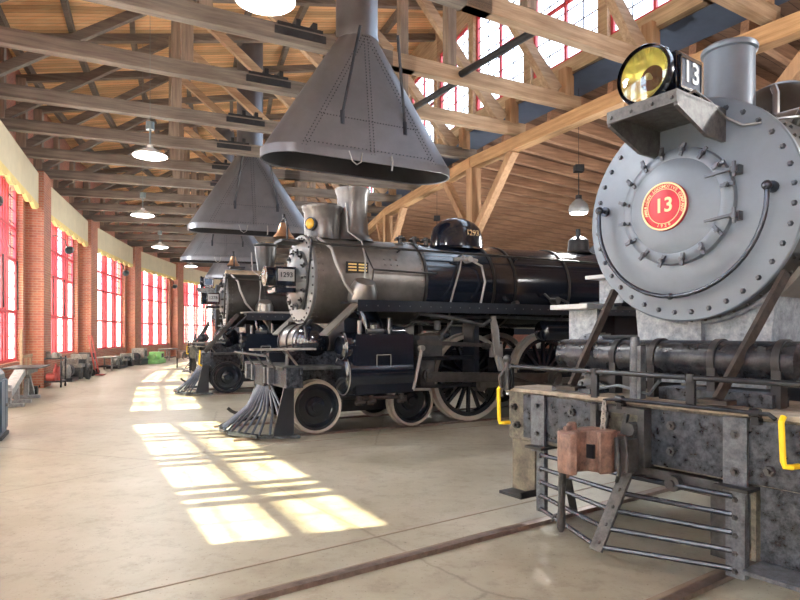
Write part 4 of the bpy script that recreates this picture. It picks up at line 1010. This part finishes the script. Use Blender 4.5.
            for xx in (-1.55, -1.75, -2.3): m.cyl((xx, 1.3, .50), (xx, 1.3, .66), .045, n=10); m.tube([(xx - .08, 1.33, .56), (xx + .08, 1.33, .54)], .03, 8)
            m.build('drain_cock', 'rust_dark', cy)
        # guides, crosshead, rods
        m = MB(); m.box(-3.9, -2.5, sg * 1.10 - .05, sg * 1.10 + .05, 1.18, 1.25); m.box(-3.9, -2.5, sg * 1.10 - .05, sg * 1.10 + .05, .70, .76); m.box(-3.95, -3.85, sg * 1.10 - .3, sg * 1.10 + .08, .68, 1.95); P(m, 'guide_bars', 'black_satin')
        m = MB(); m.box(-3.0, -2.72, sg * 1.12 - .07, sg * 1.12 + .1, .76, 1.18); m.cyl((-2.85, sg * 1.1, .93), (-2.85, sg * 1.27, .93), .10, n=20); m.cyl((-2.85, sg * 1.27, .93), (-2.85, sg * 1.31, .93), .06, n=6); m.cyl((-2.75, sg * 1.1, .96), (-2.45, sg * 1.1, .96), .035, n=12); P(m, 'crosshead', 'machine_dark')
        m = MB(); m.beam((-2.8, sg * 1.27, .91), (-5.6, sg * 1.27, .80), .05, .17); m.cyl((-5.6, sg * 1.2, .80), (-5.6, sg * 1.36, .80), .15, n=24); m.cyl((-5.6, sg * 1.36, .80), (-5.6, sg * 1.40, .80), .10, n=8); P(m, 'main_rod', 'rod_steel')
        m = MB(); m.beam((-4.0, sg * 1.1, .72), (-7.6, sg * 1.1, .72), .05, .12)
        for xx in (-4.0, -5.8, -7.6): m.cyl((xx, sg * 1.02, .72), (xx, sg * 1.2, .72), .12, n=20); m.cyl((xx, sg * 1.2, .72), (xx, sg * 1.22, .72), .07, n=12)
        P(m, 'side_rod', 'bright_iron')
        m = MB(); m.tube([(-2.66, sg * 1.36, 1.38), (-2.50, sg * 1.36, .72)], .03, 8); m.cyl((-2.66, sg * 1.3, 1.40), (-2.66, sg * 1.4, 1.40), .05, n=10); m.tube([(-2.50, sg * 1.36, .72), (-2.85, sg * 1.3, .70)], .022, 8); P(m, 'combination_lever', 'pipe_grey')
        m = MB(); m.beam((-2.6, sg * 1.3, 1.50), (-4.2, sg * 1.3, 1.42), .04, .07); m.cyl((-4.0, sg * 1.25, 1.42), (-4.0, sg * 1.36, 1.42), .06, n=12); P(m, 'radius_rod', 'rod_steel')
        m = MB(); m.tube(arc((-3.6, 1.35), .7, -35, 42, 10, 'xz', sg * 1.34) if False else [(-4.15, sg * 1.34, 1.92), (-4.22, sg * 1.34, 1.7), (-4.24, sg * 1.34, 1.45), (-4.22, sg * 1.34, 1.2), (-4.30, sg * 1.34, .98)], .04, 8); m.beam((-4.12, sg * 1.36, 1.95), (-4.2, sg * 1.36, 1.25), .05, .10, (1, 0, 0)); m.box(-4.35, -4.1, sg * 1.3 - .02, sg * 1.3 + .05, 1.22, 1.45); P(m, 'expansion_link', 'pipe_grey')
        m = MB(); m.beam((-4.3, sg * 1.42, .98), (-5.5, sg * 1.42, .62), .03, .06); m.beam((-5.6, sg * 1.42, .8), (-5.45, sg * 1.42, .6), .04, .09); P(m, 'eccentric_rod', 'rod_steel')
        m = MB(); m.tube([(-2.6, sg * 1.38, 1.98), (-3.3, sg * 1.38, 1.90), (-3.9, sg * 1.36, 1.78), (-4.1, sg * 1.35, 1.9)], .035, 8); m.tube([(-2.9, sg * 1.25, 1.92), (-4.4, sg * 1.25, 1.94), (-6.5, sg * 1.25, 1.9)], .03, 8); m.tube([(-2.6, sg * 1.1, 1.85), (-4.4, sg * 1.1, 1.86)], .025, 8); m.tube([(-3.3, sg * 1.35, 1.88), (-3.0, sg * 1.38, 1.55)], .02, 8); m.cyl((-3.0, sg * 1.3, 1.7), (-3.0, sg * 1.3, 1.85), .06, n=10); m.box(-3.1, -2.65, sg * 1.1 - .1, sg * 1.1 + .2, 1.26, 1.6); P(m, 'reversing_gear', 'machine_dark')
        m = MB(); m.lathe((-5.35, sg * 1.15, 1.68), (-1, 0, 0), [(0, .02), (.03, .15), (.07, .2), (1.1, .2), (1.14, .15), (1.17, .02)], 28); P(m, 'side_air_tank', 'black_gloss')
        for xx, rr, nm, sp in ((-1.02, .42, 'pilot_truck_wheel', 0), (-2.78, .42, 'pilot_truck_wheel', 0), (-4.0, .80, 'driving_wheel', 16), (-5.8, .80, 'driving_wheel', 16), (-7.6, .80, 'driving_wheel', 16)): wheel(t, xx, sg, rr, nm, sp, .035, 'white_paint' if lead else 'black_satin')
    m = MB(); m.box(-9.5, -.6, -.6, -.48, .75, 1.3); m.box(-9.5, -.6, .48, .6, .75, 1.3); m.box(-2.4, -1.5, -.8, .8, .7, 1.9); m.box(-3.0, -.8, -.45, .45, .3, .5); P(m, 'engine_frame', 'black_satin')
    for sg in (-1, 1): m = MB(); m.box(-1.5, -.6, sg * .63 - .03, sg * .63 + .03, .55, 1.35); m.rivets_line((-.7, sg * .66, 1.25), (-1.4, sg * .66, 1.25), 6, (0, sg, 0), .02, .02); P(m, 'frame_plate', 'worn_black_glints')
    # transverse tank on the deck
    m = MB(); m.lathe((-1.05, -.62, 1.50), (0, 1, 0), [(0, .02), (.03, .12), (.08, .22), (.18, .29), (.22, .30), (1.05, .30)], 36); tk = P(m, 'transverse_tank', 'bright_iron')
    m = MB(); m.lathe((-1.05, .43, 1.50), (0, 1, 0), [(0, .31), (.04, .31), (.12, .29), (.22, .24), (.31, .16), (.36, .07), (.37, .01)], 36); m.build('domed_end', 'black_gloss', tk)
    m = MB()
    for y_ in (-.42, .05, .40): m.lathe_ring((-1.05, y_, 1.5), (0, 1, 0), .30, .318, .04, 36)
    m.tube([(-1.0, -.6, 1.8), (-1.0, -.58, 1.86), (-1.0, .2, 1.86), (-1.0, .3, 1.83)], .014, 6); m.tube([(-1.0, .5, 1.84), (-1.0, .62, 1.86), (-.85, .74, 1.75), (-.85, .8, 1.55)], .025, 8); m.build('tank_strap', 'dark_iron', tk)
    # deck, pilot beam
    m = MB(); m.box(-1.4, -.35, -1.15, 1.15, 1.08, 1.13); P(m, 'pilot_deck', 'machine_dark')
    m = MB(); m.box(-.62, -.36, -1.28, 1.28, .82, 1.12); m.box(-.36, -.30, -.3, .3, .78, 1.12); m.box(-.62, -.36, 1.28, 1.31, .82, 1.13); pb = P(m, 'pilot_beam', 'worn_black_glints')
    for y_ in (-.8, -.4, .4, .62): m = MB(); m.box(-.36, -.27, y_ - .05, y_ + .05, .84, 1.10); m.build('beam_lug', 'worn_grey', pb)
    m = MB(); m.box(-.95, .05, .72, .98, 1.38, 1.41); 
    m.beam((-.5, .8, 1.38), (-.7, .8, 1.13), .03, .03); P(m, 'step_plank', 'machine_light')
    m = MB(); m.tube([(-.15, -1.15, 1.30), (-.15, 1.0, 1.30)], .018, 8)
    for y_ in (-1.1, -.4, .3, .95): m.cyl((-.3, y_, 1.1), (-.15, y_, 1.32), .016, n=8)
    m.tube([(-.28, .2, 1.3), (-.6, .3, 1.42), (-1.0, .35, 1.5)], .016, 6); P(m, 'uncoupling_rod', 'dark_iron')
    # slatted pilot
    m = MB(); bot = [(-.62, 1.18, .07), (-.05, .92, .07), (.25, .35, .07), (.30, 0, .07), (.25, -.35, .07), (-.05, -.92, .07), (-.62, -1.18, .07)]
    for a, b in zip(bot, bot[1:]): m.beam(a, b, .10, .05)
    m.box(-.42, -.34, -.52, .52, .74, .84)
    pil = P(m, 'pilot', 'worn_black_glints')
    def along(poly, k):
        ls = [(Vector(b) - Vector(a)).length for a, b in zip(poly, poly[1:])]; d = k * sum(ls)
        for (a, b), l in zip(zip(poly, poly[1:]), ls):
            if d <= l + 1e-6: return Vector(a).lerp(Vector(b), d / l)
            d -= l
        return Vector(poly[-1])
    for i in range(19):
        k = i / 18; e = along(bot, .04 + .92 * k); s_ = Vector((-.36, .5 - 1.0 * k, .80)); md = s_.lerp(e, .45) + Vector((-.05, 0, -.07))
        m = MB(); m.tube([s_, md, e], .021, 8); m.build('pilot_slat', 'slat_grey', pil)
    m = MB(); m.prism([(-.52, .10), (-.20, .10), (-.36, .8), (-.40, 1.0), (-.52, 1.0)], 'y', 1.14, 1.18); m.build('end_plate', 'black_satin', pil)
    m = MB(); m.tube([(-.33, -.32, .95)] + [(-.05 - .28 * math.cos(R(a)), -.34, .62 - .34 * math.sin(R(a))) for a in range(0, 150, 15)], .028, 8); m.build('air_hose', 'rubber', pil)
    if not lead:
        for dy in (1.28, .98):
            m = MB(); m.beam((-1.25, dy, 2.14), (-.42, dy, 1.16), .04, .09); P(m, 'stair_stringer', 'graphite_dark')
        for k in range(4):
            m = MB(); q = (k + .5) / 4; m.box(-1.25 + .83 * q - .08, -1.25 + .83 * q + .08, .98, 1.28, 2.14 - .98 * q - .012, 2.14 - .98 * q + .012); P(m, 'stair_tread', 'machine_dark')
        m = MB(); m.tube([(-1.3, 1.3, 2.18), (-1.6, 1.3, 2.2), (-2.8, 1.3, 2.2)], .025, 8); P(m, 'stair_rail', 'pipe_grey')
        m = MB(); m.tube([(-.45, -1.15, 1.1), (-.42, -1.17, .8), (-.36, -1.12, .78)], .02, 8); m.tube([(-.3, 1.22, 1.2), (-.28, 1.24, .85), (-.34, 1.18, .8)], .02, 8); P(m, 'grab_handle', 'yellow_paint')
        m = MB(); m.box(-2.1, -1.9, .215, .23, 2.98, 3.2); P(m, 'red_tag', 'paper_red')
    return t
loco_road(28, -.5, 'black steam engine in mid picture with 1293 on its dome and a silver smokebox', '1293', True)
loco_road(21, .1, 'dark steam engine with front stairs, behind the mid-picture engine and under the second hood', '1278', False, .25)

# ------------------------------------------------------------------ machines and stores along the wall
def at_root(name, px, py, ph, label, cat, group=None):
    p = floor_at(px, py); return empty(name, p, heading(ph), label, cat, group)
def part(m, n, mat, t, bev=.004): return m.build(n, mat, t, bevel=bev)
# tall blue cabinet at the left edge
t = empty('tool_cabinet', polar(26.4, 68.8), heading(26.6), 'tall dark blue metal cabinet with cluttered top at the left edge of the photo', 'cabinet')
m = MB(); m.box(-.35, .35, -.30, .45, .06, .92); m.prism([(-.33, .92), (.3, .92), (.3, 1.15), (.0, 1.38), (-.33, 1.0)], 'y', -.28, .4); part(m, 'cabinet_body', 'cabinet_blue', t)
m = MB(); m.box(-.38, .38, -.33, .48, 0, .06); part(m, 'plinth', 'machine_dark', t)
m = MB(); m.box(-.37, -.35, -.28, -.02, .12, .9); m.box(-.37, -.35, .02, .42, .12, .9); part(m, 'door', 'cabinet_blue', t)
m = MB(); m.cyl((-.4, -.05, .5), (-.36, -.05, .5), .03, n=8); part(m, 'handle', 'pipe_grey', t)
m = MB(); m.box(-.2, .1, -.33, -.28, .92, 1.02); m.cyl((-.1, .1, 1.2), (-.1, .1, 1.36), .07, n=12); part(m, 'top_fittings', 'machine_light', t)
# timber offcuts at the very left edge
for i, (dx, dy, z) in enumerate(((0, 0, 0), (.03, .02, .14), (-.03, .0, .28))):
    m = MB(); m.box(-.09, .09, -.35, .35, z, z + .13)
    tag(m.build('timber_block', 'crate_wood', loc=polar(27.5, 68.3) + Vector((dx - .33, dy - .2, 0)), rotz=heading(27.5) + .1 * i, bevel=.008), 'rough brown timber block at the bottom left edge, ' + ('lowest of the stack', 'in the middle of the stack', 'topmost of the stack')[i], 'timber block', 'stack of timber blocks')
# grey steel bench frame
t = at_root('press_frame', 19, 402, 22, 'pale grey steel frame of angled beams lying beside the blue cabinet', 'steel frame')
for y_, s_ in ((-.9, 0), (.25, 0), (1.1, 0)):
    m = MB(); m.box(-.3, .3, y_ - .07, y_ + .07, 0, .08); m.box(-.05, .05, y_ - .05, y_ + .05, .08, .5); part(m, 'foot', 'flaked_grey', t)
m = MB(); m.beam((0, 1.3, .30), (0, -.2, .72), .22, .16); part(m, 'sloping_beam', 'flaked_grey', t)
m = MB(); m.beam((0, -.2, .70), (0, -1.5, .70), .3, .12); part(m, 'top_beam', 'flaked_grey', t)
m = MB(); m.box(-.4, .4, -1.7, -.1, .77, .81); part(m, 'dark_plate', 'machine_dark', t)
m = MB(); m.beam((0, -.9, .7), (0, -1.7, .06), .1, .1); part(m, 'diagonal_leg', 'flaked_grey', t)
m = MB(); m.cyl((-.1, -1.8, .12), (.1, -1.8, .12), .12, n=16); part(m, 'roller', 'rubber', t)
# pallet frame leaning on the pier
t = empty('wooden_rack', polar(19.75, 69.4), heading(19.75), 'open wooden rack leaning on the nearest full brick pier', 'rack')
for y_ in (-.5, 0, .5):
    m = MB(); m.box(-.03, .03, y_ - .04, y_ + .04, 0, 1.05 if y_ < .5 else 1.75); part(m, 'upright', 'crate_wood', t)
for z in (.15, .6, 1.02):
    m = MB(); m.box(-.05, -.02, -.54, .54, z - .04, z + .04); part(m, 'crosspiece', 'crate_wood', t)
# generic cluttered machines
def machine(px, py, ph, label, kind, L=1.6, H=.9, col='machine_dark', col2='machine_light', seed=1, r=None):
    rnd = random.Random(seed)
    t = at_root(kind[0], px, py, ph, label, kind[1])
    if kind[0] == 'machine_lathe' or kind[0] == 'milling_machine':
        m = MB(); m.box(-.3, .3, -L / 2, L / 2, H * .55, H * .72); part(m, 'bed', col2, t)
        for s_ in (-1, 1): m = MB(); m.box(-.27, .27, s_ * L * .38 - .16, s_ * L * .38 + .16, 0, H * .55); part(m, 'pedestal', col, t)
        m = MB(); m.box(-.28, .28, -L / 2, -L / 2 + L * .28, H * .72, H * 1.15); m.cyl((0, -L / 2 + L * .28, H * .92), (0, -L / 2 + L * .36, H * .92), .14, n=20); part(m, 'headstock', col2, t)
        m = MB(); m.box(-.32, .2, .0, L * .18, H * .72, H * .92); m.cyl((-.32, .1, H * .6), (-.40, .1, H * .6), .10, n=16); m.tube([(-.42, .02, H * .6), (-.42, .18, H * .6)], .015); part(m, 'carriage', col, t)
        m = MB(); m.box(-.15, .15, L * .34, L * .46, H * .72, H * 1.0); m.cyl((0, L * .46, H * .9), (0, L * .56, H * .9), .05, n=12); part(m, 'tailstock', col2, t)
    elif kind[0] == 'parts_cart':
        m = MB(); m.box(-.3, .3, -L / 2, L / 2, .16, .2); m.box(-.3, .3, -L / 2, L / 2, H * .9, H * .94); part(m, 'shelf', col, t)
        for a in (-1, 1):
            for b in (-1, 1):
                m = MB(); m.box(a * .28 - .02, a * .28 + .02, b * (L / 2 - .03) - .02, b * (L / 2 - .03) + .02, .1, H); part(m, 'leg', col, t)
                m = MB(); m.cyl((a * .28 - .02, b * (L / 2 - .03), .06), (a * .28 + .02, b * (L / 2 - .03), .06), .06, n=12); part(m, 'caster', 'rubber', t)
        m = MB(); m.cyl((-.1, -.1, .2), (-.1, -.1, .62), .13, .08, 16); m.cyl((-.12, .2, .3), (.12, .2, .3), .13, n=16); m.tube([(-.1, -.1, .6), (-.1, .1, .7), (-.05, .2, .4)], .03); part(m, 'red_pump', 'machine_red', t)
        m = MB()
        for i in range(5): a = rnd.uniform(-.2, .2); b = rnd.uniform(-L * .4, L * .4); m.box(a - .07, a + .07, b - .06, b + .06, H * .94, H * .94 + rnd.uniform(.1, .25))
        part(m, 'top_tools', col2, t)
    elif kind[0] == 'hand_truck':
        for y_ in (-.22, .22): m = MB(); m.beam((.0, y_, .1), (.25, y_, H), .04, .05); part(m, 'side_rail', col, t)
        for z in (.3, .6, .9, 1.2):
            m = MB(); m.beam((.25 * z / H, -.22, z), (.25 * z / H, .22, z), .04, .04); part(m, 'crossbar', col, t)
        for y_ in (-.28, .28): m = MB(); m.cyl((.1, y_ - .03, .13), (.1, y_ + .03, .13), .13, n=18); part(m, 'wheel', 'rubber', t)
        m = MB(); m.box(-.25, .02, -.22, .22, .02, .05); part(m, 'toe_plate', col, t)
    elif kind[0] == 'pump_set':
        m = MB(); m.box(-.3, .3, -L / 2, L / 2, 0, .12); part(m, 'skid', col, t)
        m = MB(); m.lathe((0, -L / 2 + .1, H * .5), (0, 1, 0), [(0, .1), (.05, .22), (L * .4, .22), (L * .42, .1)], 20); part(m, 'motor', col, t)
        m = MB(); m.lathe((-.1, L * .25, H * .45), (1, 0, 0), [(-.1, .1), (-.05, .26), (.1, .26), (.14, .1)], 20); m.cyl((0, L * .25, H * .6), (0, L * .25, H * 1.0), .07, n=12); part(m, 'pump_casing', col2, t)
        m = MB(); m.tube([(0, L * .25, H * 1.0), (0, L * .1, H * 1.15), (0, -L * .2, H * 1.05), (0, -L * .3, H * .7)], .04); part(m, 'pipe', col2, t)
    elif kind[0] == 'work_table':
        m = MB(); m.box(-.35, .35, -L / 2, L / 2, H - .06, H); part(m, 'table_top', col2, t)
        for a in (-1, 1):
            for b in (-1, 1): m = MB(); m.box(a * .3 - .03, a * .3 + .03, b * (L / 2 - .06) - .03, b * (L / 2 - .06) + .03, 0, H - .06); part(m, 'leg', col2, t)
        m = MB(); m.box(-.3, .3, -L / 2 + .1, L / 2 - .1, .15, .2); part(m, 'shelf', col, t)
    elif kind[0] == 'gear_wheel':
        m = MB(); m.lathe_ring((0, 0, H / 2), (1, 0, .15), H * .36, H * .5, .1, 24); m.lathe((0, 0, H / 2), (1, 0, .15), [(-.05, .08), (.16, .08)], 14)
        for k in range(5): a = 2 * PI * k / 5; m.beam((.05, 0, H / 2), (.05, H * .4 * math.cos(a), H / 2 + H * .4 * math.sin(a)), .06, .05)
        part(m, 'rim_and_spokes', col, t)
    elif kind[0] == 'compressor':
        m = MB(); m.box(-.35, .35, -L / 2, L / 2, 0, H * .35); part(m, 'base', col, t)
        m = MB(); m.box(-.3, .3, -L * .4, L * .05, H * .35, H); part(m, 'housing', col2, t)
        m = MB(); m.box(-.31, -.3, -L * .32, -L * .1, H * .5, H * .85); part(m, 'grille', 'machine_dark', t)
        m = MB(); m.lathe((0, L * .12, H * .5), (0, 1, 0), [(0, .1), (.04, .2), (L * .3, .2), (L * .33, .08)], 18); part(m, 'green_tank' if col == 'machine_green' else 'tank', col, t)
    return t
machine(53, 387, 17, 'small dark cart carrying tools and a red pump, standing against the nearest brick pier', ('parts_cart', 'cart'), .62, .95, seed=3)
machine(66, 381, 16, 'grey pump set on a low skid just beyond the cart with the red pump', ('pump_set', 'pump'), .9, .7, seed=4)
machine(77, 378, 14.8, 'dark lathe with pale bed below the second red window', ('machine_lathe', 'lathe'), 1.2, .75, seed=5)
machine(85, 374.5, 13.0, 'pale milling machine at the foot of the second brick pier', ('milling_machine', 'milling machine'), .9, .75, 'machine_light', 'machine_dark', 6)
t = machine(97, 375.5, 12.0, 'red upright hand truck leaning by the second brick pier', ('hand_truck', 'hand truck'), .6, 1.55, 'machine_red')
machine(90.5, 379.5, 13.2, 'small dark iron gear wheel resting in front of the red hand truck', ('gear_wheel', 'gear wheel'), .5, .55)
machine(108, 370.0, 10.8, 'low pale work table under the third red window', ('work_table', 'table'), 1.2, .6)
machine(116, 368.2, 9.6, 'dark low pump set beyond the pale work table', ('pump_set', 'pump'), .9, .5, seed=8)
machine(124, 366.6, 8.3, 'dark iron lathe bed at the foot of the third brick pier', ('machine_lathe', 'lathe'), 1.3, .55, seed=9)
machine(138, 364.5, 6.0, 'pale boxy compressor with dark grille under the fourth red window', ('compressor', 'compressor'), 1.4, .85, 'machine_dark', 'machine_light', 10)
machine(155, 363.2, 5.0, 'low bright green tank machine right of the pale compressor', ('compressor', 'compressor'), 1.6, .62, 'machine_green', 'machine_green', 11)
machine(168, 360, 3.5, 'pale work table at the far end of the wall beside the farthest pier', ('work_table', 'table'), 1.6, .7)
